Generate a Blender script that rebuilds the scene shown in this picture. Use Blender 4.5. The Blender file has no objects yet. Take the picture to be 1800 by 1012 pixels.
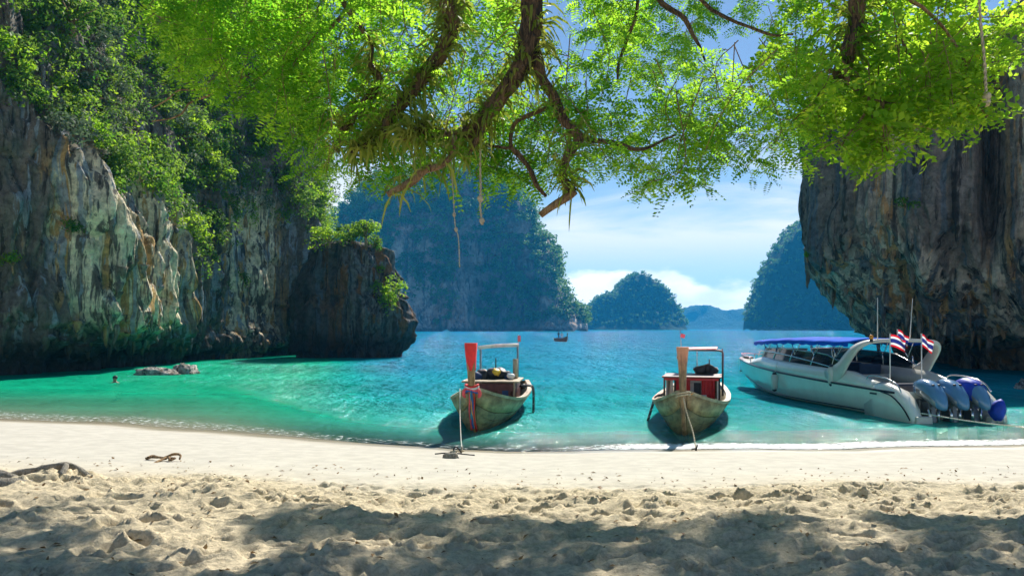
import bpy, math, random
import numpy as np
from mathutils import Vector

# ------------------------------------------------------------------ camera, sky, sun, exposure
SC = bpy.context.scene
COL = SC.collection
F = 1400.0                     # focal length in pixels of the 1800 px wide photograph
EYE = 2.6                      # camera height above the water
HZ = 577.0                     # horizon row

cam_d = bpy.data.cameras.new('camera')
cam_d.sensor_width = 36.0
cam_d.lens = 36.0 * F / 1800.0
cam_d.shift_y = (HZ - 506.0) / 1800.0
cam_d.clip_start = 0.05
cam_d.clip_end = 30000.0
cam = bpy.data.objects.new('camera', cam_d)
cam.location = (0, 0, EYE)
cam.rotation_euler = (math.radians(90), 0, 0)
COL.objects.link(cam)
SC.camera = cam

SUN_AZ, SUN_EL = math.radians(21), math.radians(43)
S = Vector((math.sin(SUN_AZ) * math.cos(SUN_EL), math.cos(SUN_AZ) * math.cos(SUN_EL), math.sin(SUN_EL)))
sun_d = bpy.data.lights.new('sun', 'SUN')
sun_d.energy = 4.3
sun_d.angle = math.radians(0.5)
sun_d.color = (1.0, 0.95, 0.86)
sun = bpy.data.objects.new('sun', sun_d)
sun.rotation_euler = (-S).to_track_quat('-Z', 'Y').to_euler()
sun.location = (20, 40, 60)
COL.objects.link(sun)

SC.view_settings.view_transform = 'Standard'
SC.view_settings.look = 'None'
SC.view_settings.gamma = 1.0
SC.view_settings.exposure = 0.88
SC.view_settings.use_curve_mapping = False
cy = SC.cycles
cy.use_denoising = True
cy.max_bounces = 7
cy.diffuse_bounces = 3
cy.glossy_bounces = 3
cy.transmission_bounces = 4
cy.transparent_max_bounces = 12
cy.volume_bounces = 1
cy.caustics_reflective = False
cy.caustics_refractive = False
cy.sample_clamp_indirect = 6.0


class NT:
    """small helper to wire nodes"""
    def __init__(self, tree):
        self.t = tree
        tree.nodes.clear()

    def n(self, kind, **kw):
        nd = self.t.nodes.new(kind)
        for k, v in kw.items():
            setattr(nd, k, v)
        return nd

    def l(self, a, b):
        self.t.links.new(a, b)

    def val(self, sock, v):
        if hasattr(v, 'is_linked') or isinstance(v, bpy.types.NodeSocket):
            self.l(v, sock)
        else:
            sock.default_value = v

    def math(self, op, a, b=0.0, clamp=False):
        nd = self.n('ShaderNodeMath', operation=op)
        nd.use_clamp = clamp
        self.val(nd.inputs[0], a)
        self.val(nd.inputs[1], b)
        return nd.outputs[0]

    def maprange(self, x, a, b, c=0.0, d=1.0, smooth=True):
        nd = self.n('ShaderNodeMapRange')
        if smooth:
            nd.interpolation_type = 'SMOOTHSTEP'
        self.val(nd.inputs[0], x)
        for i, v in enumerate((a, b, c, d)):
            self.val(nd.inputs[i + 1], v)
        return nd.outputs[0]

    def mix(self, f, a, b, mode='MIX'):
        nd = self.n('ShaderNodeMix', data_type='RGBA', blend_type=mode)
        self.val(nd.inputs[0], f)
        for s, v in ((nd.inputs[6], a), (nd.inputs[7], b)):
            if isinstance(v, tuple):
                s.default_value = v if len(v) == 4 else (*v, 1)
            else:
                self.l(v, s)
        return nd.outputs[2]

    def noise(self, vec, scale, detail=4.0, rough=0.5, dist=0.0, out=0):
        nd = self.n('ShaderNodeTexNoise')
        if vec is not None:
            self.l(vec, nd.inputs['Vector'])
        nd.inputs['Scale'].default_value = scale
        nd.inputs['Detail'].default_value = detail
        nd.inputs['Roughness'].default_value = rough
        nd.inputs['Distortion'].default_value = dist
        return nd.outputs[out]

    def mapping(self, vec, scale=(1, 1, 1), rot=(0, 0, 0), loc=(0, 0, 0)):
        nd = self.n('ShaderNodeMapping')
        self.l(vec, nd.inputs[0])
        nd.inputs['Scale'].default_value = scale
        nd.inputs['Rotation'].default_value = rot
        nd.inputs['Location'].default_value = loc
        return nd.outputs[0]

    def ramp(self, f, stops, interp='LINEAR'):
        nd = self.n('ShaderNodeValToRGB')
        cr = nd.color_ramp
        cr.interpolation = interp
        while len(cr.elements) < len(stops):
            cr.elements.new(0.5)
        for e, (p, c) in zip(cr.elements, stops):
            e.position = p
            e.color = c if len(c) == 4 else (*c, 1)
        self.l(f, nd.inputs[0])
        return nd.outputs[0]

    def bump(self, h, strength=0.5, dist=0.1, normal=None):
        nd = self.n('ShaderNodeBump')
        nd.inputs['Strength'].default_value = strength
        nd.inputs['Distance'].default_value = dist
        self.l(h, nd.inputs['Height'])
        if normal is not None:
            self.l(normal, nd.inputs['Normal'])
        return nd.outputs[0]

    def pos(self):
        return self.n('ShaderNodeNewGeometry').outputs['Position']

    def attr(self, name):
        return self.n('ShaderNodeAttribute', attribute_name=name).outputs['Fac']


# sky: clear blue with thin high cloud and a row of cumulus low down, the same all the way round
world = bpy.data.worlds.new('World')
SC.world = world
world.use_nodes = True
w = NT(world.node_tree)
sky = w.n('ShaderNodeTexSky', sky_type='NISHITA')
sky.sun_disc = False
sky.sun_elevation = SUN_EL
sky.sun_rotation = SUN_AZ
sky.altitude = 0
sky.air_density = 1.0
sky.dust_density = 0.1
sky.ozone_density = 3.0
tc = w.n('ShaderNodeTexCoord')
sep = w.n('ShaderNodeSeparateXYZ')
w.l(tc.outputs['Generated'], sep.inputs[0])
el = w.math('MAXIMUM', sep.outputs[2], 0.0)
inv = w.math('DIVIDE', 1.0, w.math('ADD', el, 0.13))
comb = w.n('ShaderNodeCombineXYZ')
w.l(w.math('MULTIPLY', sep.outputs[0], inv), comb.inputs[0])
w.l(w.math('MULTIPLY', sep.outputs[1], inv), comb.inputs[1])
high = w.noise(w.mapping(comb.outputs[0], (0.75, 1.0, 1), (0, 0, 0.3), (3.1, 0.4, 0)), 1.0, 7, 0.55, 0.5)
hm = w.math('MULTIPLY', w.maprange(high, 0.33, 0.55), w.maprange(el, 0.05, 0.13))
hm = w.math('MULTIPLY', hm, w.maprange(el, 0.25, 0.15))
hm = w.math('MULTIPLY', hm, 0.92)
cvec = w.mapping(tc.outputs['Generated'], (1, 1, 2.3))
cum = w.noise(cvec, 11.0, 8, 0.56, 0.1)
lowc = w.noise(w.mapping(tc.outputs['Generated'], (1, 1, 0.15)), 6.0, 3, 0.5)
topline = w.math('ADD', w.math('MULTIPLY', lowc, 0.11), w.math('MULTIPLY', cum, 0.055))
cm = w.maprange(w.math('SUBTRACT', topline, el), 0.014, 0.026)
shade = w.maprange(w.noise(cvec, 15.0, 5, 0.5), 0.35, 0.65, 0.74, 1.0)
skyc = w.mix(1.0, sky.outputs[0], (0.050, 0.054, 0.057), 'MULTIPLY')
c1 = w.mix(hm, skyc, (0.62, 0.62, 0.61))
cumc = w.mix(1.0, (1.0, 1.0, 0.98), shade, 'MULTIPLY')
c2 = w.mix(cm, c1, cumc)
bg = w.n('ShaderNodeBackground')
w.l(c2, bg.inputs[0])
bg.inputs[1].default_value = 1.0
wo = w.n('ShaderNodeOutputWorld')
w.l(bg.outputs[0], wo.inputs[0])

# ------------------------------------------------------------------ helpers
RNG = np.random.default_rng(7)


def hash3(ix, iy, iz):
    h = (ix.astype(np.int64) * 374761393 + iy.astype(np.int64) * 668265263 + iz.astype(np.int64) * 2147483647) & 0xFFFFFFFF
    h = ((h ^ (h >> 13)) * 1274126177) & 0xFFFFFFFF
    h = ((h ^ (h >> 16)) * 2246822519) & 0xFFFFFFFF
    h = h ^ (h >> 15)
    return (h & 0xFFFFFF) / float(0x7FFFFF) - 1.0


def vnoise(x, y, z):
    x, y, z = np.broadcast_arrays(x, y, z)
    fx, fy, fz = np.floor(x), np.floor(y), np.floor(z)
    ix, iy, iz = fx.astype(np.int64), fy.astype(np.int64), fz.astype(np.int64)
    u, v, ww = x - fx, y - fy, z - fz
    u = u * u * u * (u * (u * 6 - 15) + 10)
    v = v * v * v * (v * (v * 6 - 15) + 10)
    ww = ww * ww * ww * (ww * (ww * 6 - 15) + 10)
    r = 0
    for a in (0, 1):
        for b in (0, 1):
            for c in (0, 1):
                wt = (u if a else 1 - u) * (v if b else 1 - v) * (ww if c else 1 - ww)
                r = r + wt * hash3(ix + a, iy + b, iz + c)
    return r


def fbm(x, y, z, octv=4, gain=0.5):
    r, a, f = 0, 1.0, 1.0
    for i in range(octv):
        r = r + a * vnoise(x * f + 17.3 * i, y * f - 9.1 * i, z * f + 4.7 * i)
        a *= gain
        f *= 2.03
    return r


def sstep(a, b, x):
    t = np.clip((x - a) / (b - a), 0, 1)
    return t * t * (3 - 2 * t)


def at(px, py, Y):
    return np.array([(px - 900.0) / F * Y, Y, EYE + (HZ - py) / F * Y])


def mesh_obj(name, verts, faces, mat, parent=None, smooth=False, attrs=None, uv=None):
    """verts (N,3); faces: (M,4)/(M,3) array or a list of tuples"""
    me = bpy.data.meshes.new(name)
    verts = np.asarray(verts, dtype=np.float32)
    if isinstance(faces, np.ndarray):
        k = faces.shape[1]
        m = faces.shape[0]
        me.vertices.add(len(verts))
        me.vertices.foreach_set('co', verts.ravel())
        me.loops.add(m * k)
        me.loops.foreach_set('vertex_index', faces.astype(np.int32).ravel())
        me.polygons.add(m)
        me.polygons.foreach_set('loop_start', np.arange(0, m * k, k, dtype=np.int32))
        me.update(calc_edges=True)
    else:
        me.from_pydata([tuple(map(float, v)) for v in verts], [], faces)
    if smooth:
        me.polygons.foreach_set('use_smooth', np.ones(len(me.polygons), dtype=bool))
    for k, a in (attrs or {}).items():
        at_ = me.attributes.new(k, 'FLOAT', 'POINT')
        at_.data.foreach_set('value', np.asarray(a, dtype=np.float32).ravel())
    if uv is not None:
        ul = me.uv_layers.new(name='uv')
        li = np.empty(len(me.loops), dtype=np.int32)
        me.loops.foreach_get('vertex_index', li)
        ul.data.foreach_set('uv', np.asarray(uv, dtype=np.float32)[li].ravel())
    me.validate()
    me.materials.append(mat)
    o = bpy.data.objects.new(name, me)
    COL.objects.link(o)
    if parent is not None:
        o.parent = parent
    return o


def grid_faces(nu, nv, closed=False):
    a = np.arange(nu * nv).reshape(nu, nv)
    if closed:
        a = np.concatenate([a, a[:1]], 0)
    f = np.stack([a[:-1, :-1], a[1:, :-1], a[1:, 1:], a[:-1, 1:]], -1)
    return f.reshape(-1, 4)


def tag(o, label, cat=None, group=None, kind=None):
    o['label'] = label
    if cat:
        o['category'] = cat
    if group:
        o['group'] = group
    if kind:
        o['kind'] = kind
    return o


def empty(name, loc=(0, 0, 0), rz=0.0):
    o = bpy.data.objects.new(name, None)
    o.location = loc
    o.rotation_euler = (0, 0, rz)
    o.empty_display_size = 0.2
    COL.objects.link(o)
    return o


def smooth_path(pts, n, extra=None):
    """Catmull-Rom through pts (k,d), n samples"""
    p = np.asarray(pts, float)
    k = len(p)
    p = np.vstack([2 * p[0] - p[1], p, 2 * p[-1] - p[-2]])
    t = np.linspace(0, k - 1 - 1e-6, n)
    i = np.floor(t).astype(int)
    u = (t - i)[:, None]
    a, b, c, d = p[i], p[i + 1], p[i + 2], p[i + 3]
    return 0.5 * (2 * b + (c - a) * u + (2 * a - 5 * b + 4 * c - d) * u ** 2 + (3 * b - a - 3 * c + d) * u ** 3)


class MB:
    def __init__(self):
        self.v, self.f, self.n = [], [], 0

    def add(self, verts, faces):
        verts = np.asarray(verts, float)
        self.v.append(verts)
        self.f += [tuple(int(i) + self.n for i in f) for f in faces]
        self.n += len(verts)
        return self

    def box(self, c, s, rx=0, ry=0, rz=0, taper=1.0):
        x, y, z = s[0] / 2, s[1] / 2, s[2] / 2
        v = np.array([[-x, -y, -z], [x, -y, -z], [x, y, -z], [-x, y, -z], [-x * taper, -y * taper, z], [x * taper, -y * taper, z], [x * taper, y * taper, z], [-x * taper, y * taper, z]])
        for ax, an in ((0, rx), (1, ry), (2, rz)):
            if an:
                ca, sa = math.cos(an), math.sin(an)
                i, j = [(1, 2), (2, 0), (0, 1)][ax]
                w_ = v.copy()
                w_[:, i] = ca * v[:, i] - sa * v[:, j]
                w_[:, j] = sa * v[:, i] + ca * v[:, j]
                v = w_
        return self.add(v + np.asarray(c, float), [(0, 3, 2, 1), (4, 5, 6, 7), (0, 1, 5, 4), (1, 2, 6, 5), (2, 3, 7, 6), (3, 0, 4, 7)])

    def tube(self, pts, r, n=8, cap=True, wob=0.0):
        p = np.asarray(pts, float)
        k = len(p)
        r = np.full(k, r, float) if np.isscalar(r) else np.asarray(r, float)
        t = np.gradient(p, axis=0)
        t /= np.linalg.norm(t, axis=1)[:, None] + 1e-9
        ref = np.array([0.0, 0, 1]) if abs(t[0][2]) < 0.9 else np.array([1.0, 0, 0])
        vs = []
        s = np.cross(t[0], ref)
        for i in range(k):
            s = s - t[i] * np.dot(s, t[i])
            s /= np.linalg.norm(s) + 1e-9
            b = np.cross(t[i], s)
            a = np.arange(n) * 2 * math.pi / n
            rr = r[i] * (1 + (wob * vnoise(p[i][0] * 9 + np.cos(a) * 1.7, p[i][1] * 9 + np.sin(a) * 1.7, p[i][2] * 4 + 0 * a) if wob else 0))
            rr = np.broadcast_to(rr, (n,))
            vs.append(p[i] + np.outer(np.cos(a) * rr, s) + np.outer(np.sin(a) * rr, b))
        f = []
        for i in range(k - 1):
            for j in range(n):
                j2 = (j + 1) % n
                f.append((i * n + j, i * n + j2, (i + 1) * n + j2, (i + 1) * n + j))
        if cap:
            f.append(tuple(range(n - 1, -1, -1)))
            f.append(tuple((k - 1) * n + j for j in range(n)))
        return self.add(np.vstack(vs), f)

    def loft(self, secs, closed=True, cap=True):
        secs = [np.asarray(s, float) for s in secs]
        n = len(secs[0])
        f = []
        for i in range(len(secs) - 1):
            for j in range(n if closed else n - 1):
                j2 = (j + 1) % n
                f.append((i * n + j, i * n + j2, (i + 1) * n + j2, (i + 1) * n + j))
        if cap and closed:
            f.append(tuple(range(n - 1, -1, -1)))
            f.append(tuple((len(secs) - 1) * n + j for j in range(n)))
        return self.add(np.vstack(secs), f)

    def ball(self, c, r, nu=12, nv=8, noise=0.0, seed=0.0):
        r = np.broadcast_to(np.asarray(r, float), (3,))
        th = np.linspace(0, math.pi, nv)
        secs = []
        for t_ in th[1:-1]:
            a = np.arange(nu) * 2 * math.pi / nu
            d = np.stack([np.sin(t_) * np.cos(a), np.sin(t_) * np.sin(a), np.full(nu, np.cos(t_))], 1)
            k = 1 + noise * fbm(d[:, 0] * 1.5 + seed, d[:, 1] * 1.5, d[:, 2] * 1.5, 3)
            secs.append(np.asarray(c) + d * r * np.asarray(k)[:, None])
        return self.loft(secs)

    def build(self, name, mat, parent=None, smooth=False, bevel=0.0):
        o = mesh_obj(name, np.vstack(self.v), self.f, mat, parent, smooth)
        if bevel:
            b = o.modifiers.new('bevel', 'BEVEL')
            b.width = bevel
            b.segments = 2
            b.limit_method = 'ANGLE'
        return o


def leaf_quads(c, nrm, L, W, rng, axis=None, fold=0.12):
    n = len(c)
    nrm = nrm / (np.linalg.norm(nrm, axis=1)[:, None] + 1e-9)
    if axis is None:
        axis = rng.normal(size=(n, 3))
    t = axis - nrm * np.sum(axis * nrm, 1)[:, None]
    t /= np.linalg.norm(t, axis=1)[:, None] + 1e-9
    b = np.cross(nrm, t)
    L = np.broadcast_to(L, (n,))[:, None]
    W = np.broadcast_to(W, (n,))[:, None]
    v = np.stack([c - t * L / 2, c + b * W / 2 + nrm * W * fold + t * L * .08, c + t * L / 2, c - b * W / 2 + nrm * W * fold + t * L * .08], 1).reshape(-1, 3)
    f = np.arange(n * 4).reshape(n, 4)
    return v, f


def bush_points(center, R, n, rng, lumps=7, flat=0.8):
    R = np.broadcast_to(np.asarray(R, float), (3,))
    lc = rng.normal(size=(lumps, 3)) * 0.42
    lc[:, 2] *= flat
    lr = rng.uniform(0.32, 0.6, lumps)
    i = rng.integers(0, lumps, n)
    d = rng.normal(size=(n, 3))
    d[:, 2] = np.where(rng.random(n) < 0.6, np.abs(d[:, 2]), d[:, 2])
    d /= np.linalg.norm(d, axis=1)[:, None]
    rad = lr[i] * rng.uniform(0.6, 1.08, n)
    p = np.asarray(center) + (lc[i] + d * rad[:, None]) * R
    nr = d + rng.normal(size=(n, 3)) * 0.55 + np.array([0, 0, 0.4])
    return p, nr


def join(parts):
    vs, fs, n = [], [], 0
    for v, f in parts:
        vs.append(v)
        fs.append(f + n)
        n += len(v)
    return np.vstack(vs), np.vstack(fs)


# ------------------------------------------------------------------ materials
def new_mat(name):
    m = bpy.data.materials.new(name)
    m.use_nodes = True
    return m, NT(m.node_tree)


def out(nt, shader, disp=None):
    o = nt.n('ShaderNodeOutputMaterial')
    nt.l(shader, o.inputs[0])


def plain(name, col, rough=0.5, metal=0.0, var=0.15, scale=6.0, bump=0.0, spec=0.5, stretch=(1, 1, 1), coat=0.0):
    """painted / metal / cloth material with blotches of wear"""
    m, t = new_mat(name)
    tc_ = t.n('ShaderNodeTexCoord')
    v = t.mapping(tc_.outputs['Object'], stretch)
    nz = t.noise(v, scale, 5, 0.6)
    f = t.maprange(nz, 0.3, 0.7, 1 - var, 1 + var * 0.5)
    p = t.n('ShaderNodeBsdfPrincipled')
    t.l(t.mix(1.0, (*col, 1), f, 'MULTIPLY'), p.inputs['Base Color'])
    p.inputs['Roughness'].default_value = rough
    p.inputs['Metallic'].default_value = metal
    p.inputs['Specular IOR Level'].default_value = spec
    p.inputs['Coat Weight'].default_value = coat
    p.inputs['Coat Roughness'].default_value = 0.05
    if bump:
        t.l(t.bump(nz, bump, 0.02), p.inputs['Normal'])
    out(t, p.outputs[0])
    return m


def leaf_mat(name, ca, cb, ta, tb, trans=0.5, rough=0.55, spec=0.2, scale=0.45):
    m, t = new_mat(name)
    g = t.n('ShaderNodeNewGeometry')
    r = g.outputs['Random Per Island']
    big = t.noise(g.outputs['Position'], scale, 2)
    f = t.math('ADD', t.math('MULTIPLY', r, 0.6), t.math('MULTIPLY', t.maprange(big, 0.35, 0.65), 0.4))
    p = t.n('ShaderNodeBsdfPrincipled')
    t.l(t.mix(f, ca, cb), p.inputs['Base Color'])
    p.inputs['Roughness'].default_value = rough
    p.inputs['Specular IOR Level'].default_value = spec
    tr = t.n('ShaderNodeBsdfTranslucent')
    t.l(t.mix(f, ta, tb), tr.inputs[0])
    mx = t.n('ShaderNodeMixShader')
    mx.inputs[0].default_value = trans
    t.l(p.outputs[0], mx.inputs[1])
    t.l(tr.outputs[0], mx.inputs[2])
    out(t, mx.outputs[0])
    return m


def rock_mat(name, dark, grey, pale, ochre, stain, k=1.0, wet=1.4, green=0.0):
    m, t = new_mat(name)
    pos = t.pos()
    sp = t.n('ShaderNodeSeparateXYZ')
    t.l(pos, sp.inputs[0])
    a = t.mapping(pos, (1, 1, 0.055))
    warp = t.noise(pos, 0.35 * k, 3)
    wv = t.n('ShaderNodeVectorMath', operation='ADD')
    t.l(a, wv.inputs[0])
    sc = t.n('ShaderNodeVectorMath', operation='SCALE')
    cw = t.n('ShaderNodeCombineXYZ')
    t.l(warp, cw.inputs[0])
    t.l(warp, cw.inputs[1])
    t.l(cw.outputs[0], sc.inputs[0])
    sc.inputs['Scale'].default_value = 0.7 / k
    t.l(sc.outputs[0], wv.inputs[1])
    av = wv.outputs[0]
    s1 = t.noise(av, 0.75 * k, 7, 0.62, 0.25)
    s2 = t.noise(av, 2.4 * k, 6, 0.62, 0.1)
    s3 = t.noise(t.mapping(av, loc=(31, 7, 3)), 0.95 * k, 4, 0.6, 0.2)
    big = t.noise(pos, 0.11 * k, 3)
    grain = t.noise(pos, 2.6 * k, 8, 0.7)
    pm = t.attr('pale')
    base = t.ramp(s1, [(0.30, dark), (0.47, grey), (0.58, grey), (0.72, dark)])
    palem = t.math('MULTIPLY', t.maprange(s2, 0.42, 0.51), t.maprange(t.math('ADD', pm, t.math('MULTIPLY', big, 0.55)), 0.42, 0.9))
    base = t.mix(palem, base, pale)
    och = t.math('MULTIPLY', t.maprange(s3, 0.54, 0.59), t.math('MULTIPLY', t.maprange(t.math('ADD', pm, big), 0.42, 0.95), 0.95))
    base = t.mix(och, base, ochre)
    st = t.math('MULTIPLY', t.maprange(t.noise(t.mapping(av, loc=(3, 57, 3)), 1.3 * k, 5, 0.6), 0.55, 0.60), 0.85)
    base = t.mix(st, base, stain)
    bl = t.math('MULTIPLY', t.maprange(t.noise(t.mapping(av, loc=(77, 5, 9)), 1.8 * k, 6, 0.65), 0.57, 0.62), 0.75)
    base = t.mix(bl, base, (0.012, 0.012, 0.013))
    g2 = t.maprange(grain, 0.3, 0.7, 0.55, 1.3)
    base = t.mix(1.0, base, g2, 'MULTIPLY')
    if green:
        gm = t.math('MULTIPLY', t.maprange(t.noise(pos, 0.5 * k, 6, 0.65), 0.5, 0.6), green)
        base = t.mix(gm, base, (0.03, 0.055, 0.012))
    # dark band of algae left by the tide
    wm = 0.0 if wet <= 0 else t.maprange(t.math('ADD', sp.outputs[2], t.math('MULTIPLY', grain, -1.0)), wet, wet * 0.2)
    base = t.mix(t.math('MULTIPLY', wm, 0.75), base, (0.022, 0.02, 0.017))
    p = t.n('ShaderNodeBsdfPrincipled')
    t.l(base, p.inputs['Base Color'])
    p.inputs['Roughness'].default_value = 0.85
    p.inputs['Specular IOR Level'].default_value = 0.25
    vo = t.n('ShaderNodeTexVoronoi', feature='DISTANCE_TO_EDGE')
    t.l(t.mapping(pos, (1, 1, 0.45)), vo.inputs['Vector'])
    vo.inputs['Scale'].default_value = 0.9 * k
    b0 = t.bump(t.maprange(vo.outputs['Distance'], 0.0, 0.10), 0.5, 0.25 / k)
    b1 = t.bump(s2, 0.9, 0.35 / k, b0)
    b2 = t.bump(grain, 1.0, 0.30 / k, b1)
    t.l(b2, p.inputs['Normal'])
    out(t, p.outputs[0])
    return m


def wood_mat(name, a, b, scale=3.0, stretch=(6, 0.6, 6), rough=0.6):
    m, t = new_mat(name)
    tc_ = t.n('ShaderNodeTexCoord')
    v = t.mapping(tc_.outputs['Object'], stretch)
    nz = t.noise(v, scale, 6, 0.65, 0.4)
    blot = t.noise(tc_.outputs['Object'], 2.2, 5, 0.65)
    f = t.math('ADD', t.math('MULTIPLY', nz, 0.5), t.math('MULTIPLY', blot, 0.5))
    p = t.n('ShaderNodeBsdfPrincipled')
    t.l(t.mix(t.maprange(f, 0.36, 0.62), a, b), p.inputs['Base Color'])
    p.inputs['Roughness'].default_value = rough
    t.l(t.bump(nz, 0.35, 0.01), p.inputs['Normal'])
    out(t, p.outputs[0])
    return m


def bark_mat(name, a, b, scale=9.0):
    m, t = new_mat(name)
    pos = t.pos()
    nz = t.noise(pos, scale, 8, 0.7, 0.8)
    n2 = t.noise(pos, scale * 0.25, 4, 0.6)
    n3 = t.noise(t.mapping(pos, (5, 5, 1.2)), scale * 0.6, 6, 0.7, 1.2)
    p = t.n('ShaderNodeBsdfPrincipled')
    f = t.math('ADD', t.math('MULTIPLY', n3, 0.65), t.math('MULTIPLY', n2, 0.35))
    t.l(t.mix(t.maprange(f, 0.38, 0.62), a, b), p.inputs['Base Color'])
    p.inputs['Roughness'].default_value = 0.9
    t.l(t.bump(nz, 0.7, 0.03, t.bump(n3, 0.9, 0.05)), p.inputs['Normal'])
    out(t, p.outputs[0])
    return m


M = {}
M['rock_l'] = rock_mat('limestone_left', (0.04, 0.032, 0.025), (0.21, 0.175, 0.135), (0.95, 0.80, 0.52), (0.62, 0.36, 0.12), (0.34, 0.38, 0.40), 1.0, 2.2, 0.2)
M['rock_i'] = rock_mat('limestone_islet', (0.025, 0.022, 0.02), (0.105, 0.092, 0.08), (0.36, 0.34, 0.30), (0.28, 0.13, 0.05), (0.12, 0.14, 0.16), 1.0, 2.6, 0.25)
M['rock_r'] = rock_mat('limestone_right', (0.05, 0.042, 0.036), (0.28, 0.23, 0.185), (0.82, 0.66, 0.47), (0.72, 0.38, 0.15), (0.16, 0.19, 0.21), 0.85, 2.0, 0.12)
M['rock_far'] = rock_mat('limestone_far', (0.05, 0.05, 0.045), (0.22, 0.2, 0.18), (0.62, 0.52, 0.46), (0.4, 0.26, 0.18), (0.12, 0.14, 0.14), 0.09, 4.0, 0.5)

# sand: dry, walked-over, darker where wet along the water's edge
m, t = new_mat('sand')
pos = t.pos()
sp = t.n('ShaderNodeSeparateXYZ')
t.l(pos, sp.inputs[0])
wetn = t.noise(t.mapping(pos, (0.5, 2.0, 0.5)), 1.2, 4)
wet = t.maprange(t.math('ADD', sp.outputs[2], t.math('MULTIPLY', t.math('SUBTRACT', wetn, 0.5), 0.10)), 0.16, 0.02)
fine = t.noise(pos, 34.0, 6, 0.75)
mid = t.noise(pos, 3.2, 6, 0.65)
rough_zone = t.attr('lumpy')
dry = t.mix(rough_zone, (0.51, 0.48, 0.41), (0.68, 0.57, 0.385))
dry = t.mix(1.0, dry, t.maprange(mid, 0.3, 0.7, 0.86, 1.06), 'MULTIPLY')
dry = t.mix(rough_zone, dry, t.mix(1.0, dry, t.maprange(t.noise(pos, 17.0, 5, 0.75), 0.34, 0.62, 0.72, 1.1), 'MULTIPLY'))
speck = t.maprange(t.noise(pos, 55.0, 3, 0.7), 0.66, 0.72)
speck = t.math('MULTIPLY', speck, t.maprange(t.noise(pos, 2.0, 4, 0.7), 0.42, 0.6, 0.15, 0.8))
dry = t.mix(speck, dry, (0.16, 0.12, 0.07))
col = t.mix(wet, dry, (0.40, 0.345, 0.25))
p = t.n('ShaderNodeBsdfPrincipled')
t.l(col, p.inputs['Base Color'])
t.l(t.maprange(wet, 0, 1, 0.95, 0.22), p.inputs['Roughness'])
p.inputs['Specular IOR Level'].default_value = 0.3
bh = t.math('ADD', t.math('MULTIPLY', fine, 0.45), t.noise(pos, 11.0, 6, 0.75))
bs = t.bump(bh, 1.0, 0.06)
bs.node.inputs['Strength'].default_value = 0.7
t.l(t.math('ADD', t.math('MULTIPLY', rough_zone, 0.6), 0.12), bs.node.inputs['Strength'])
t.l(bs, p.inputs['Normal'])
out(t, p.outputs[0])
M['sand'] = m

# sea water: clear over the sand, emerald in the shallows, blue where deep, rippled gloss on top
m, t = new_mat('sea_water')
pos = t.pos()
dep = t.attr('depth')
ex = t.math('POWER', 2.718, t.math('MULTIPLY', dep, -1.55))
al = t.math('SUBTRACT', 1.0, ex)
lg = t.math('DIVIDE', dep, 10.0)
body_g = t.ramp(lg, [(0.0, (0.14, 0.50, 0.34)), (0.06, (0.01, 0.50, 0.27)), (0.16, (0.0, 0.42, 0.23)), (0.5, (0.0, 0.26, 0.22))])
body_b = t.ramp(lg, [(0.0, (0.20, 0.52, 0.44)), (0.06, (0.03, 0.48, 0.40)), (0.16, (0.0, 0.38, 0.40)), (0.42, (0.0, 0.27, 0.40)), (1.0, (0.0, 0.19, 0.33))])
body = t.mix(t.attr('open_sea'), body_g, body_b)
patch = t.noise(t.mapping(pos, (0.05, 0.16, 1)), 1.0, 4, 0.6)
body = t.mix(1.0, body, t.maprange(patch, 0.3, 0.7, 0.72, 1.12), 'MULTIPLY')
r1 = t.noise(t.mapping(pos, (1.0, 1.9, 1)), 2.1, 6, 0.68, 0.4)
r2 = t.noise(t.mapping(pos, (1.0, 0.5, 1), (0, 0, 0.1)), 0.6, 4, 0.6, 0.3)
r3 = t.noise(t.mapping(pos, (1.0, 0.22, 1), (0, 0, -0.05)), 0.2, 4, 0.6, 0.3)
rm = t.noise(t.mapping(pos, (1.4, 0.85, 1), (0, 0, 0.15)), 1.25, 5, 0.62, 0.5)
hh = t.math('ADD', t.math('MULTIPLY', r1, 0.16), t.math('ADD', t.math('MULTIPLY', r2, 1.0), t.math('MULTIPLY', r3, 2.2)))
hh = t.math('ADD', hh, t.math('MULTIPLY', rm, 0.55))
r0 = t.noise(t.mapping(pos, (1.0, 1.5, 1)), 6.5, 3, 0.6)
hh = t.math('ADD', hh, t.math('MULTIPLY', r0, 0.07))
bmp = t.n('ShaderNodeBump')
t.l(t.math('ADD', 0.4, t.math('MULTIPLY', t.maprange(dep, 0.1, 2.0), 0.6)), bmp.inputs['Strength'])
bmp.inputs['Distance'].default_value = 1.0
t.l(hh, bmp.inputs['Height'])
nrm = bmp.outputs[0]
tr = t.n('ShaderNodeBsdfTransparent')
t.l(t.mix(t.maprange(dep, 0.0, 1.2), (1, 1, 1), (0.45, 0.92, 0.8)), tr.inputs[0])
df = t.n('ShaderNodeBsdfDiffuse')
t.l(body, df.inputs[0])
t.l(nrm, df.inputs['Normal'])
mx = t.n('ShaderNodeMixShader')
t.l(al, mx.inputs[0])
t.l(tr.outputs[0], mx.inputs[1])
t.l(df.outputs[0], mx.inputs[2])
gl = t.n('ShaderNodeBsdfGlossy')
gl.inputs['Roughness'].default_value = 0.06
t.l(nrm, gl.inputs['Normal'])
fr = t.n('ShaderNodeFresnel')
fr.inputs[0].default_value = 1.33
t.l(nrm, fr.inputs['Normal'])
mx2 = t.n('ShaderNodeMixShader')
t.l(t.math('MINIMUM', fr.outputs[0], 0.17), mx2.inputs[0])
t.l(mx.outputs[0], mx2.inputs[1])
t.l(gl.outputs[0], mx2.inputs[2])
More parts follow.
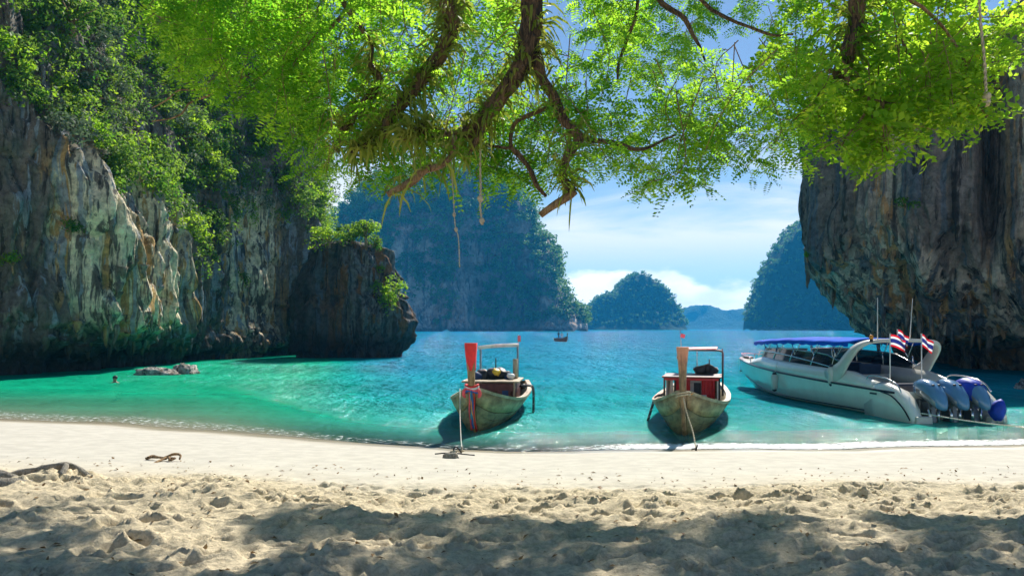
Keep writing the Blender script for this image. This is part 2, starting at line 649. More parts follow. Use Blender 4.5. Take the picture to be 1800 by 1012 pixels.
# foam
fo = t.noise(t.mapping(pos, (1.0, 1.6, 1)), 5.5, 6, 0.7)
band = t.math('MULTIPLY', t.maprange(dep, 0.0, 0.025), t.maprange(dep, 0.34, 0.10))
fm = t.maprange(t.math('MULTIPLY', t.math('MULTIPLY', band, t.attr('foam')), fo), 0.40, 0.50)
fd = t.n('ShaderNodeBsdfDiffuse')
fd.inputs[0].default_value = (0.85, 0.87, 0.86, 1)
mx3 = t.n('ShaderNodeMixShader')
t.l(fm, mx3.inputs[0])
t.l(mx2.outputs[0], mx3.inputs[1])
t.l(fd.outputs[0], mx3.inputs[2])
out(t, mx3.outputs[0])
M['water'] = m

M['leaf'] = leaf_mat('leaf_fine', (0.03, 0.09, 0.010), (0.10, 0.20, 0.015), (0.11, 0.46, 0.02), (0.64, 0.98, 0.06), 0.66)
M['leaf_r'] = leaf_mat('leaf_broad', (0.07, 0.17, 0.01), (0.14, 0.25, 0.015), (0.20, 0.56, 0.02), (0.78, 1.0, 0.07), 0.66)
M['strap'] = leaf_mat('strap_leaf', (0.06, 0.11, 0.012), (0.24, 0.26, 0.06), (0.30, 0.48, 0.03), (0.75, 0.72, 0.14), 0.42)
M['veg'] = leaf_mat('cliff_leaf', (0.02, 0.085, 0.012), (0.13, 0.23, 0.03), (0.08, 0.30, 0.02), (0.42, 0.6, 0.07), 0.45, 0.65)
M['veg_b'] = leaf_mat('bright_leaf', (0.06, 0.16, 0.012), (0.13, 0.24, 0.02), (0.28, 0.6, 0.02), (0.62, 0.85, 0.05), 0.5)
M['veg_g'] = leaf_mat('greyish_leaf', (0.05, 0.085, 0.05), (0.17, 0.2, 0.13), (0.08, 0.16, 0.06), (0.2, 0.28, 0.14), 0.3, 0.65)
M['wood_far'] = leaf_mat('far_forest_leaf', (0.008, 0.065, 0.022), (0.14, 0.27, 0.08), (0.03, 0.18, 0.03), (0.32, 0.52, 0.1), 0.4, scale=0.035)
M['bark'] = bark_mat('bark', (0.014, 0.010, 0.007), (0.26, 0.155, 0.075))
M['bark_l'] = bark_mat('bark_light', (0.10, 0.055, 0.025), (0.5, 0.31, 0.15))
M['cut'] = bark_mat('sawn_wood', (0.35, 0.2, 0.09), (0.6, 0.36, 0.18), 20)
M['driftwood'] = bark_mat('driftwood', (0.22, 0.19, 0.15), (0.5, 0.45, 0.37), 14)
M['rope'] = plain('rope', (0.55, 0.46, 0.32), 0.9, 0, 0.3, 30, 0.5)
M['rope_w'] = plain('rope_white', (0.72, 0.68, 0.58), 0.9, 0, 0.2, 30, 0.5)

# ------------------------------------------------------------------ ground and sea
SHX = np.array([-3500, -60, -25, -14.6, -10.8, -7.1, -3.9, -1.2, 1.2, 3.7, 6.2, 11.4, 20, 40, 3500.])
SHY = np.array([34, 34, 26.5, 22.75, 21.7, 19.9, 18.3, 17.2, 16.9, 17.0, 17.2, 17.7, 20, 25, 25.])


def ground_base(x, y):
    ys = np.interp(x, SHX, SHY) + 0.18 * vnoise(x * 0.45, 0 * x, 0 * x) + 0.05 * vnoise(x * 1.7, 0 * x + 5, 0 * x)
    tt = ys - y
    land = 1.25 * (1 - np.exp(-np.maximum(tt, 0) / 13.0))
    d = np.maximum(-tt, 0)
    deepside = sstep(-5.0, 2.5, x + 4.2 + (y - 22) * 0.19)
    D = 1.7 + 5.3 * deepside
    D = D + 2.5 * sstep(60, 200, y)
    sl = 0.085 + 0.11 * deepside
    sea = D * (1 - np.exp(-sl * d / D))
    return land - sea, tt


yy = np.unique(np.concatenate([np.linspace(-40, 4.6, 30), np.arange(4.6, 11.6, 0.027), np.arange(11.6, 20.5, 0.085), np.linspace(20.5, 60, 60), np.geomspace(60, 3500, 40)]))
xx = np.unique(np.concatenate([-np.geomspace(10.5, 3500, 40), np.arange(-10.5, -7, 0.08), np.arange(-7, 7, 0.034), np.arange(7, 10.5, 0.08), np.geomspace(10.5, 3500, 40)]))
X, Y = np.meshgrid(xx, yy, indexing='ij')
Z, TT = ground_base(X, Y)
edge = 10.7 + 0.35 * vnoise(X * 0.5, 0 * X, 0 * X + 3) + 0.5 * sstep(-1, -6, X)
lump = (0.22 * sstep(1.6, 0.2, Y - edge) + 0.78 * sstep(0.5, -0.9, Y - edge)) * sstep(60, 20, np.abs(X))
near = (Y < 12) & (np.abs(X) < 11) & (Y > 4)
H = np.zeros_like(Z)
xn, yn = X[near], Y[near]
h = 0.075 * fbm(xn * 0.9, yn * 1.2, xn * 0, 3) + 0.030 * fbm(xn * 2.6 + 3, yn * 3.2, xn * 0 + 8, 3) + 0.026 * np.abs(fbm(xn * 6, yn * 7, xn * 0 + 4, 4)) * (0.5 + np.maximum(0, vnoise(xn * 1.1, yn * 1.3, xn * 0 + 7))) + 0.013 * fbm(xn * 13, yn * 13, xn * 0 + 14, 2)
H[near] = 0.85 * h * lump[near] + 0.006 * fbm(xn * 5, yn * 5, xn * 0 + 1, 3)
# footprints and scuffs
frng = np.random.default_rng(11)
for i in range(2100):
    cx, cyy = frng.uniform(-9.5, 9.5), frng.uniform(4.8, 11.0)
    an = frng.normal(0.0, 0.7)
    foot = i % 3 == 0
    la, lb = (frng.uniform(0.11, 0.19), frng.uniform(0.05, 0.085)) if foot else (frng.uniform(0.035, 0.11), frng.uniform(0.03, 0.07))
    dp = frng.uniform(0.035, 0.075) if foot else frng.uniform(0.012, 0.04)
    i0, i1 = np.searchsorted(xx, [cx - .55, cx + .55])
    j0, j1 = np.searchsorted(yy, [cyy - .55, cyy + .55])
    if i1 <= i0 or j1 <= j0:
        continue
    sx, sy = X[i0:i1, j0:j1] - cx, Y[i0:i1, j0:j1] - cyy
    ca, sa = math.cos(an), math.sin(an)
    r = np.sqrt(((sx * ca + sy * sa) / la) ** 2 + ((sy * ca - sx * sa) / lb) ** 2)
    r = r + 0.25 * vnoise(sx * 14 + i, sy * 14, 0 * sx)
    H[i0:i1, j0:j1] += (-dp * np.exp(-r ** 3) + dp * 0.55 * np.exp(-((r - 1.45) / 0.4) ** 2)) * lump[i0:i1, j0:j1]
# banked-up sand round the root at the left
for (cx, cyy, ra, rb, hh_) in ((-5.75, 10.15, 0.42, 0.35, 0.17), (-6.3, 9.6, 0.7, 0.45, 0.12), (-5.2, 9.7, 0.5, 0.3, 0.06), (-4.0, 9.2, 0.45, 0.25, 0.09), (-3.3, 9.3, 0.3, 0.2, 0.08)):
    q = ((X - cx) / ra) ** 2 + ((Y - cyy) / rb) ** 2
    H += hh_ * np.exp(-q) * (1 + 0.0 * X)
Z = Z + H
GX, GY, GZ = xx, yy, Z


def ground_z(x, y):
    i = int(np.clip(np.searchsorted(GX, x), 1, len(GX) - 1))
    j = int(np.clip(np.searchsorted(GY, y), 1, len(GY) - 1))
    u = (x - GX[i - 1]) / (GX[i] - GX[i - 1])
    v = (y - GY[j - 1]) / (GY[j] - GY[j - 1])
    return float((GZ[i - 1, j - 1] * (1 - u) + GZ[i, j - 1] * u) * (1 - v) + (GZ[i - 1, j] * (1 - u) + GZ[i, j] * u) * v)


beach = mesh_obj('sand_beach', np.stack([X, Y, Z], -1).reshape(-1, 3), grid_faces(*X.shape), M['sand'], None, True, {'lumpy': lump})
tag(beach, 'pale sand beach, smooth by the water and trodden into lumps in front', 'beach', kind='structure')

wy = np.unique(np.concatenate([np.arange(15.5, 26, 0.16), np.linspace(26, 90, 130), np.geomspace(90, 3490, 60)]))
wx = np.unique(np.concatenate([-np.geomspace(22, 3490, 40), np.arange(-22, 22, 0.22), np.geomspace(22, 3490, 40)]))
WX, WY = np.meshgrid(wx, wy, indexing='ij')
gb, tt_ = ground_base(WX, WY)
dep_a = np.maximum(-gb, 0)
foam_a = 0.76 + 0.3 * sstep(0.5, 4.0, WX) * sstep(16, 9, WX)
wz = 0.012 * fbm(WX * 0.7, WY * 1.4, 0 * WX, 3) * sstep(0.05, 0.6, dep_a)
wfaces = grid_faces(*WX.shape)
keep = gb.reshape(-1)[wfaces].min(1) < 0.03
o = mesh_obj('sea_water', np.stack([WX, WY, wz], -1).reshape(-1, 3), wfaces[keep], M['water'], None, True, {'depth': dep_a, 'foam': foam_a, 'open_sea': sstep(-4.5, 2.0, WX + 3.4 + (WY - 22) * 0.19)})
tag(o, 'clear sea, emerald green in the shallows and turquoise blue further out', 'sea', kind='structure')


# ------------------------------------------------------------------ cliffs
def cliff(name, path, n_u, zs, prof, mat, label, disp, pale, cap=None):
    P = smooth_path(path, n_u)
    T = np.gradient(P, axis=0)
    T /= np.linalg.norm(T, axis=1)[:, None]
    for _ in range(14):
        T[1:-1] = (T[:-2] + 2 * T[1:-1] + T[2:]) / 4
    T /= np.linalg.norm(T, axis=1)[:, None]
    N = np.stack([T[:, 1], -T[:, 0]], 1)
    u = np.linspace(0, len(path) - 1, n_u)
    U, Zg = np.meshgrid(u, zs, indexing='ij')
    d = prof(U, Zg)
    bx = P[:, None, 0] + N[:, None, 0] * d
    by = P[:, None, 1] + N[:, None, 1] * d
    e, dz = disp(bx, by, Zg, U)
    bx = bx + N[:, None, 0] * e
    by = by + N[:, None, 1] * e
    if cap is not None:
        cz = np.interp(U, np.arange(len(cap)), cap)
        Zg = np.minimum(Zg, cz) + 0.06 * np.maximum(Zg - cz, 0)
    V = np.stack([bx, by, Zg + dz], -1)
    o_ = mesh_obj(name, V.reshape(-1, 3), grid_faces(n_u, len(zs)), mat, None, True, {'pale': pale(U, Zg, bx, by)})
    tag(o_, label, 'cliff', kind='structure')
    du = np.gradient(V, axis=0)
    dv = np.gradient(V, axis=1)
    nn = np.cross(du, dv)
    nn /= np.linalg.norm(nn, axis=-1)[..., None] + 1e-9
    side = np.sum(nn[..., :2] * N[:, None, :], -1)
    nn = nn * np.where(side.mean() < 0, -1, 1)
    return V, nn, U, Zg


def rock_disp(k=1.0, fl=0.55, seed=0.0):
    def f(x, y, z, u):
        wx_ = 0.8 * vnoise(x * 0.25 + seed, y * 0.25, z * 0.25)
        big = 1.3 * fbm(x * 0.13 + seed, y * 0.13, z * 0.10, 3)
        flute = (1 - np.abs(vnoise((x + wx_) * 0.75 + seed, (y + wx_) * 0.75, z * 0.07))) ** 2
        flute2 = (1 - np.abs(vnoise((x + wx_) * 1.9 + seed, (y + wx_) * 1.9, z * 0.14 + 3)))
        med = 0.45 * fbm(x * 0.6 + 4 + seed, y * 0.6, z * 0.17, 4)
        pock = -0.7 * sstep(0.35, 0.7, vnoise(x * 0.6, y * 0.6, z * 0.35 + 9 + seed))
        crack = -0.55 * np.maximum(0, 1 - 5.0 * np.abs(vnoise(x * 0.42 + seed, y * 0.42, z * 0.16 + 2))) - 0.4 * np.maximum(0, 1 - 5.0 * np.abs(vnoise(x * 0.95 + seed, y * 0.95, z * 0.3 + 7)))
        rag = 0.34 * np.abs(fbm(x * 1.4 + seed, y * 1.4, z * 0.22, 4)) - 0.14
        e = k * (crack + rag + big + fl * (flute - 0.5) + fl * 0.45 * (flute2 - 0.5) + med + pock)
        dz = 0.15 * vnoise(x * 0.8 + 7, y * 0.8, z * 0.8)
        return e, dz
    return f


# left cliff -----------------------------------------------------------
LPATH = [(-52, 14), (-40, 25), (-31, 34), (-27.2, 41), (-24.4, 47.5), (-23.2, 55), (-22.9, 63), (-22.0, 70.5), (-19.6, 79), (-20.5, 89), (-33, 96), (-50, 104)]
UL = np.arange(len(LPATH))
ZV = np.array([40, 40, 30, 17, 12, 10.3, 7.6, 14, 12, 10, 8, 8.])
LEAN = np.array([.05, .05, .08, .30, .36, .34, .30, .12, .04, .1, .3, .3])
BUL = np.array([0, 0, -1.2, -1.1, 1.5, 1.0, -0.4, -1.4, 0.2, 0, 0, 0.])


def l_prof(U, Zg):
    zv = np.interp(U, UL, ZV)
    ze = 2.6 + 1.0 * vnoise(U * 2.1, 0 * U, 0 * U) + 0.5 * vnoise(U * 9, 0 * U, 0 * U + 2) + 1.1 * np.interp(U, UL, [0, 0, 1.3, 1.4, 0, 0, -.4, -.8, 0, 0, 0, 0])
    inset = (2.4 + 0.8 * vnoise(U * 1.3, 0 * U, 0 * U + 5)) * np.interp(U, UL, [1, 1, 1, 1, 1, 1, .9, .6, .3, .3, 1, 1])
    under = sstep(1.0, 0.0, (Zg - 0.2) / np.maximum(ze - 0.2, 0.4)) ** 0.8
    bulge = np.interp(U, UL, BUL) * sstep(0.5, 3.5, Zg) * sstep(16, 9, Zg)
    up = np.maximum(Zg - zv, 0) * np.interp(U, UL, LEAN) + np.maximum(np.minimum(Zg, zv) - 3, 0) * 0.09
    return bulge - inset * under - up


zsL = np.concatenate([np.arange(-2.4, 15, 0.14), np.arange(15, 46, 0.45)])


def l_pale(U, Zg, x, y):
    c = 1.25 * np.exp(-((U - 4.5) / 0.8) ** 2) * sstep(15.5, 10.5, Zg) * sstep(1.5, 4.0, Zg)
    c2 = np.exp(-((U - 7.0) / 0.45) ** 2) * sstep(18, 10, Zg)
    return 1.2 * c + 1.15 * c2 - 0.2 * (U < 3.6)


VL, NL, UUL, ZZL = cliff('cliff', LPATH, 640, zsL, l_prof, M['rock_l'],
                         'tall left limestone cliff with cream and orange streaks below jungle', rock_disp(1.0, 0.7), l_pale)

# right cliff ----------------------------------------------------------
RPATH = [(48, 92), (30, 74), (23.2, 60), (20.0, 51.5), (21.2, 46.0), (24.4, 43.0), (29.0, 40.6), (33.5, 36.5), (42, 28), (56, 14)]
UR = np.arange(len(RPATH))


def r_prof(U, Zg):
    ze = np.interp(U, UR, [6, 6, 7.4, 8.0, 9.0, 8.2, 6.6, 6.0, 5, 5]) + 0.5 * vnoise(U * 3.1, 0 * U, 0 * U + 1)
    dep = np.interp(U, UR, [4, 5, 8.2, 9.6, 9.8, 9.2, 9.0, 8, 7, 6])
    q = np.clip((ze - Zg) / (ze + 0.6), 0, 1)
    low = np.clip((2.3 + 0.5 * vnoise(U * 6, 0 * U, 0 * U) - Zg) / 0.9, 0, 1)
    under = 0.70 * q ** 1.1 + 0.45 * sstep(0, 1, low)
    gro = -2.6 * np.exp(-((U - 5.28) / 0.10) ** 2) * sstep(5, 9, Zg) + 1.0 * np.exp(-((U - 5.75) / 0.3) ** 2)
    lobe = 0.9 * np.exp(-((U - 4.55) / 0.28) ** 2) * sstep(13, 8, Zg) * sstep(3, 6, Zg)
    cap = np.interp(U, UR, RCAP)
    return -dep * under + gro + lobe - np.maximum(np.minimum(Zg, cap) - 10, 0) * 0.02 - np.maximum(Zg - cap, 0) * 1.6


RCAP = np.array([16, 16, 17, 18, 18.5, 19, 20.5, 22, 24, 24.])


zsR = np.concatenate([np.arange(-2.4, 22, 0.15), np.arange(22, 36, 0.6)])


def r_pale(U, Zg, x, y):
    return 1.0 * np.exp(-((U - 5.95) / 0.42) ** 2) + 0.5 * sstep(9, 5, Zg) + 0.5 * np.exp(-((U - 4.0) / 0.5) ** 2)


VR, NR_, UUR, ZZR = cliff('cliff', RPATH, 520, zsR, r_prof, M['rock_r'],
                          'right limestone cliff overhanging a dark sea cave behind the speedboat', rock_disp(0.62, 0.9, 40.0), r_pale, RCAP)

# dripstone fringing the undercut edges
def stalactites(V, Nn, U, Zg, cond, n, rng, mat, parent, lmin, lmax):
    ok = np.argwhere(cond & (Nn[..., 2] < -0.25) & (V[..., 2] > 1.2))
    pick = ok[rng.choice(len(ok), min(n, len(ok)), replace=False)]
    b_ = MB()
    for i, j in pick:
        p0 = V[i, j] - Nn[i, j] * 0.15
        L_ = min(rng.uniform(lmin, lmax) * rng.uniform(0.4, 1.0), p0[2] - 0.5)
        q = np.array([p0 + [0, 0, 0.2], p0 - [0, 0, L_ * .3], p0 + [rng.normal() * .06, rng.normal() * .06, -L_ * .7], p0 + [rng.normal() * .08, rng.normal() * .08, -L_]])
        r0_ = rng.uniform(0.10, 0.26)
        b_.tube(smooth_path(q, 8), np.array([1.3, 1.15, 1.0, .85, .7, .5, .3, .06]) * r0_, 7, True, 0.45)
    o_ = b_.build('stalactites', mat, parent, True)
    at2 = o_.data.attributes.new('pale', 'FLOAT', 'POINT')
    at2.data.foreach_set('value', np.full(len(o_.data.vertices), 0.25, dtype=np.float32))
    o_['kind'] = 'stuff'


sr = np.random.default_rng(14)
cl_l, cl_r = [o_ for o_ in COL.objects if o_.name.startswith('cliff')][:2]
stalactites(VL, NL, UUL, ZZL, (UUL > 2.3) & (UUL < 8.5) & (ZZL < 9), 240, sr, M['rock_l'], cl_l, 0.4, 1.6)
stalactites(VR, NR_, UUR, ZZR, (UUR > 2.4) & (UUR < 7.2) & (ZZR < 9), 200, sr, M['rock_r'], cl_r, 0.4, 1.8)

# islet in front of the left cliff --------------------------------------
ICX, ICY = -15.4, 72.5
na, zsI = 300, np.concatenate([np.arange(-2.2, 9.6, 0.13), np.linspace(9.6, 10.8, 10)])
A, ZI = np.meshgrid(np.arange(na) * 2 * math.pi / na, zsI, indexing='ij')
prof_z = [-2.2, 0.2, 0.9, 2.0, 3.2, 5.0, 7.0, 9.0, 10.0, 10.5, 10.8]
prof_r = [0.78, 0.80, 0.86, 1.0, 1.03, 0.93, 0.80, 0.66, 0.58, 0.36, 0.02]
pl_ = np.interp(ZI, [-2.2, 0.2, 1.0, 2.0, 5.0, 8.0, 9.6, 10.3, 10.8], [0.86, 0.88, 0.97, 1.0, 0.82, 0.64, 0.54, 0.36, 0.02])
pr_ = np.interp(ZI, [-2.2, 0.2, 0.9, 2.0, 3.2, 4.4, 6.0, 7.5, 9.6, 10.3, 10.8], [0.76, 0.78, 0.84, 0.96, 1.02, 0.92, 0.74, 0.66, 0.60, 0.40, 0.02])
kk_ = sstep(-0.8, 0.8, np.cos(A))
RI = pl_ * (1 - kk_) + pr_ * kk_
cxz = ICX + np.interp(ZI, [-2, 3, 10], [0.1, 0.1, 0.3])
rx, ry = 6.0, 4.6
bx0, by0 = cxz + rx * RI * np.cos(A), ICY + ry * RI * np.sin(A)
e_, dz_ = rock_disp(0.8, 0.8, 11.0)(bx0, by0, ZI, A)
e_ = e_ * sstep(0.0, 0.3, RI)
VI = np.stack([bx0 + np.cos(A) * e_, by0 + np.sin(A) * e_, ZI + dz_], -1)
o = mesh_obj('islet', VI.reshape(-1, 3), grid_faces(na, len(zsI), True), M['rock_i'], None, True, {'pale': 0.12 + 0.3 * np.cos(A + 0.6)})
tag(o, 'dark rock islet with undercut foot standing before the left cliff', 'islet', kind='structure')


# distant islands: height fields over outlines measured at their distance
def island(name, label, Yd, outline, depth, mat, nx, ny, rough, back=0.6, front=0.18):
    Yc = Yd + 0.4 * depth
    ox = np.array([(p - 900) / F * Yc for p, q in outline])
    oz = np.array([max(EYE + (HZ - q) / F * Yc, -3) for p, q in outline])
    xs_ = np.linspace(ox[0], ox[-1], nx)
    ys_ = np.linspace(0, 1, ny) ** 1.3
    Xi, Ti = np.meshgrid(xs_, ys_, indexing='ij')
    Hh = np.interp(Xi, ox, oz)
    wav = 0.10 * fbm(Xi / (depth * 0.35), Ti * 2, 0 * Xi, 3)
    shp = sstep(0.0, 1.0, (Ti + wav * 0.6) / front) ** 0.8 * (1 - 0.9 * sstep(0.75, 1.0, Ti))
    # front shelf: the face climbs in steps to the crest
    shp = shp * (0.62 + 0.38 * sstep(front * 0.6, 0.4, Ti + wav * 0.4))
    hx = 1 - 0.0 * Xi
    Zi = (Hh + 3) * shp * hx - 3 + rough * fbm(Xi / (rough * 5), Ti * depth / (rough * 5), 0 * Xi + 2, 4) * sstep(0.02, 0.2, shp)
    Yi = Yd + Ti * depth + rough * 1.5 * fbm(Xi / (rough * 6), Zi / (rough * 6), 0 * Xi + 6, 3)
    xm = (ox[0] + ox[-1]) / 2
    ell = np.sqrt(np.maximum(0.12, 1 - (np.abs(Ti - 0.4) / 0.62) ** 2.5))
    Xi = xm + (Xi - xm) * ell
    Vi = np.stack([Xi, Yi, Zi], -1)
    o_ = mesh_obj(name, Vi.reshape(-1, 3), grid_faces(nx, ny), mat, None, True, {'pale': 0.3 + 0.4 * vnoise(Xi / 40, Zi / 120, 0 * Xi)})
    tag(o_, label, 'island', kind='structure')
    return Vi


m, t = new_mat('far_green')
pos = t.pos()
nz = t.noise(pos, 0.07, 8, 0.7)
p = t.n('ShaderNodeBsdfPrincipled')
t.l(t.ramp(nz, [(0.3, (0.006, 0.03, 0.014)), (0.5, (0.018, 0.06, 0.03)), (0.7, (0.04, 0.09, 0.05))]), p.inputs['Base Color'])
p.inputs['Roughness'].default_value = 0.95
p.inputs['Specular IOR Level'].default_value = 0.1
t.l(t.bump(nz, 1.0, 12.0), p.inputs['Normal'])
out(t, p.outputs[0])
M['far_green'] = m

ISL = [(520, 480), (560, 420), (600, 370), (640, 332), (680, 312), (740, 305), (800, 300), (850, 302), (885, 312), (905, 328), (925, 360), (936, 400), (944, 436), (950, 424), (962, 416), (970, 430), (977, 470), (986, 510), (1000, 532), (1018, 552), (1030, 570), (1032, 581)]
V_isl = island('island', 'jungle-covered limestone island behind the red-topped longtail boat', 700, ISL, 190, M['rock_far'], 260, 150, 3.5, front=0.22)
V_is2 = island('island', 'small blue dome-shaped island alone on the open sea', 1250, [(1026, 578), (1034, 548), (1050, 528), (1070, 519), (1085, 518), (1098, 496), (1112, 485), (1125, 482), (1142, 487), (1165, 504), (1182, 522), (1194, 540), (1200, 560), (1202, 578)], 260, M['far_green'], 140, 70, 3.0, front=0.38)
V_is3 = island('island', 'steep blue wooded island half hidden by the right cliff', 900, [(1324, 578), (1328, 552), (1336, 530), (1346, 500), (1358, 474), (1372, 448), (1388, 424), (1404, 404), (1420, 388), (1460, 365), (1520, 345), (1580, 350), (1650, 380), (1720, 450), (1760, 560), (1770, 578)], 300, M['far_green'], 200, 90, 2.5, front=0.38)
V_hil = island('hills', 'faint low hills on the horizon between two blue islands', 2500, [(700, 577), (850, 560), (1000, 566), (1120, 556), (1180, 548), (1205, 545), (1222, 538), (1240, 535), (1258, 541), (1280, 546), (1300, 547), (1316, 543), (1335, 541), (1370, 546), (1450, 540), (1600, 552), (1800, 570), (1900, 577)], 500, M['far_green'], 160, 40, 5.0, front=0.4)


# ------------------------------------------------------------------ vegetation on rock
def scatter_bushes(V, Nn, mask, n, rmin, rmax, per, leaf, rng, push=0.3):
    nu, nv = mask.shape
    w_ = mask * np.linalg.norm(np.gradient(V, axis=1), axis=-1)
    w_ = (w_ / w_.sum()).ravel()
    idx = rng.choice(nu * nv, size=n, p=w_)
    parts = []
    for k in idx:
        i, j = divmod(int(k), nv)
        R = rng.uniform(rmin, rmax)
        c = V[i, j] + Nn[i, j] * R * push + np.array([0, 0, 0.25 * R])
        cnt = int(per * (R / rmax) ** 2) + 18
        p_, nr_ = bush_points(c, (R, R, R * rng.uniform(0.7, 1.15)), cnt, rng)
        ll = leaf * rng.uniform(0.7, 1.35, cnt)
        parts.append(leaf_quads(p_, nr_, ll, ll * rng.uniform(0.4, 0.6), rng))
    return join(parts)


vr = np.random.default_rng(21)
zvL = np.interp(UUL, UL, ZV)
inview = sstep(2.3, 2.8, UUL) * sstep(9.4, 9.0, UUL)
mL = sstep(-1.5, 1.5, ZZL - zvL + 2.2 * vnoise(UUL * 4, ZZL * 0.3, 0 * UUL)) * inview * sstep(42, 30, ZZL)
patchy = sstep(-0.45, 0.1, fbm(VL[..., 0] * 0.3, VL[..., 1] * 0.3, VL[..., 2] * 0.3, 3))
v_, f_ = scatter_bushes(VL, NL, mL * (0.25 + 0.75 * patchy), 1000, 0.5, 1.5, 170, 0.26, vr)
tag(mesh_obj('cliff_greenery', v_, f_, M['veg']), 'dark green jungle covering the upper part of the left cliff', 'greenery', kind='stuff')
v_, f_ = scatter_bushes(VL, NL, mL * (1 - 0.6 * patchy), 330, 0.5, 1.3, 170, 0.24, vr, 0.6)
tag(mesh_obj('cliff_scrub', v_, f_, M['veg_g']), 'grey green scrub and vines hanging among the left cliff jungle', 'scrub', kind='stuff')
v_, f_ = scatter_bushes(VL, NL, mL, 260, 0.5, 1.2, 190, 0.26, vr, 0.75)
tag(mesh_obj('cliff_foliage', v_, f_, M['veg_b']), 'bright green foliage tufts across the left cliff jungle', 'foliage', kind='stuff')


def tree(name, label, base, R, trunk_h, n, leaf, mat, rng, group=None, lumps=9, lean=(0, 0)):
    """trunk, limbs and a leafy crown"""
    r = empty(name, tuple(map(float, base)))
    tag(r, label, 'shrub' if trunk_h < 1.2 else 'tree', group)
    R = np.broadcast_to(np.asarray(R, float), (3,))
    top = np.array([lean[0], lean[1], trunk_h])
    b = MB()
    b.tube(smooth_path([(0, 0, -0.3), (lean[0] * .2, lean[1] * .2, trunk_h * .45), top, top + [0, 0, R[2] * .5]], 8), np.linspace(0.10, 0.03, 8) * max(R[0], 0.6), 6)
    for k in range(6):
        d = rng.normal(size=3)
        d[2] = abs(d[2]) * 0.7
        d /= np.linalg.norm(d)
        b.tube(smooth_path([top * 0.7, top + d * R * 0.45, top + d * R * 0.9 + [0, 0, .1]], 5), np.linspace(0.045, 0.012, 5) * max(R[0], 0.6), 5)
    b.build('trunk', M['bark_l'], r, True)
    p_, nr_ = bush_points(top + [0, 0, R[2] * .35], R, n, rng, lumps)
    ll = leaf * rng.uniform(0.7, 1.35, n)
    v, f = leaf_quads(p_, nr_, ll, ll * rng.uniform(0.42, 0.6), rng)
    c = mesh_obj('crown', v, f, mat, r)
    c['kind'] = 'stuff'
    return r


def on_cliff(px, py, V):
    """grid point of a rock surface nearest a sight line, frontmost of those"""
    q = V.reshape(-1, 3)
    qx = 900 + F * q[:, 0] / q[:, 1]
    qy = HZ - F * (q[:, 2] - EYE) / q[:, 1]
    dd = np.hypot(qx - px, qy - py)
    near_ = np.where(dd < dd.min() + 6)[0]
    return q[near_[np.argmin(q[near_, 1])]]


tr_ = np.random.default_rng(5)
g = 'shrubs rooted on the limestone'
for (px, py, V, R, th, n, lf, mt, name, lab) in (
        (432, 400, VL, (1.9, 1.5, 2.0), 0.9, 1500, 0.24, 'veg_b', 'leafy_shrub', 'vivid light green bush hanging on the left cliff above the streaked slab'),
        (330, 265, VL, (1.9, 1.5, 1.7), 0.8, 1200, 0.22, 'veg_b', 'leafy_shrub', 'pale green rounded bush in the middle of the left cliff jungle'),
        (430, 520, VL, (0.8, 0.7, 1.4), 0.4, 420, 0.2, 'veg', 'leafy_shrub', 'small trailing bush low on the cliff left of the islet'),
        (125, 410, VL, (0.9, 0.8, 0.7), 0.3, 420, 0.18, 'veg', 'leafy_shrub', 'dark green plant clinging to the grey left wall beside the streaks'),
        (28, 470, VL, (0.8, 0.7, 0.6), 0.3, 380, 0.16, 'veg_b', 'leafy_shrub', 'small bright green plant low on the far left wall'),
        (130, 60, VL, (2.0, 1.6, 1.5), 0.8, 1300, 0.24, 'veg', 'leafy_shrub', 'big dark green bush high at the top left of the cliff'),
        (150, 190, VL, (1.7, 1.4, 1.2), 0.7, 1100, 0.22, 'veg', 'leafy_shrub', 'deep green fern-like bush bordering the bare grey left wall'),
        (572, 415, VI, (1.9, 1.6, 1.0), 0.3, 1000, 0.24, 'veg_b', 'leafy_shrub', 'light green low bush on the left of the islet top'),
        (615, 408, VI, (1.8, 1.5, 1.0), 0.5, 900, 0.24, 'veg', 'leafy_shrub', 'bush in the middle of the islet top'),
        (648, 412, VI, (1.7, 1.4, 1.1), 1.2, 1000, 0.24, 'veg_b', 'small_tree', 'little spreading tree on the right of the islet top'),
        (663, 432, VI, (1.0, 1.0, 0.9), 0.3, 500, 0.22, 'veg', 'leafy_shrub', 'small bush spilling over the right edge of the islet top'),
        (685, 540, VI, (1.5, 1.2, 1.9), 0.3, 1100, 0.22, 'veg_b', 'leafy_shrub', 'yellow green bush growing from the right flank of the islet'),
        (672, 480, VI, (0.5, 0.5, 0.8), 0.2, 220, 0.18, 'veg_b', 'leafy_shrub', 'thin climbing plant on the islet edge above the flank bush'),
        (560, 375, VL, (2.0, 1.7, 1.8), 1.0, 1000, 0.26, 'veg', 'leafy_shrub', 'dark bush at the left cliff end just above the islet'),
        (1412, 455, VR, (0.35, 0.35, 0.35), 0.1, 160, 0.14, 'veg_b', 'leafy_shrub', 'tiny tuft on the overhanging lip of the right cliff'),
        (1585, 370, VR, (1.0, 0.9, 0.7), 0.2, 420, 0.18, 'veg', 'leafy_shrub', 'dark plant in the hollow of the right cliff face'),
        (1770, 85, VR, (1.2, 1.2, 0.9), 0.4, 420, 0.2, 'veg', 'leafy_shrub', 'dark plant beside the orange wall at top right')):
    b = on_cliff(px, py, V)
    tree(name, lab, b, R, th, n, lf, M[mt], tr_, g)

# woods on the far islands
fr_ = np.random.default_rng(9)


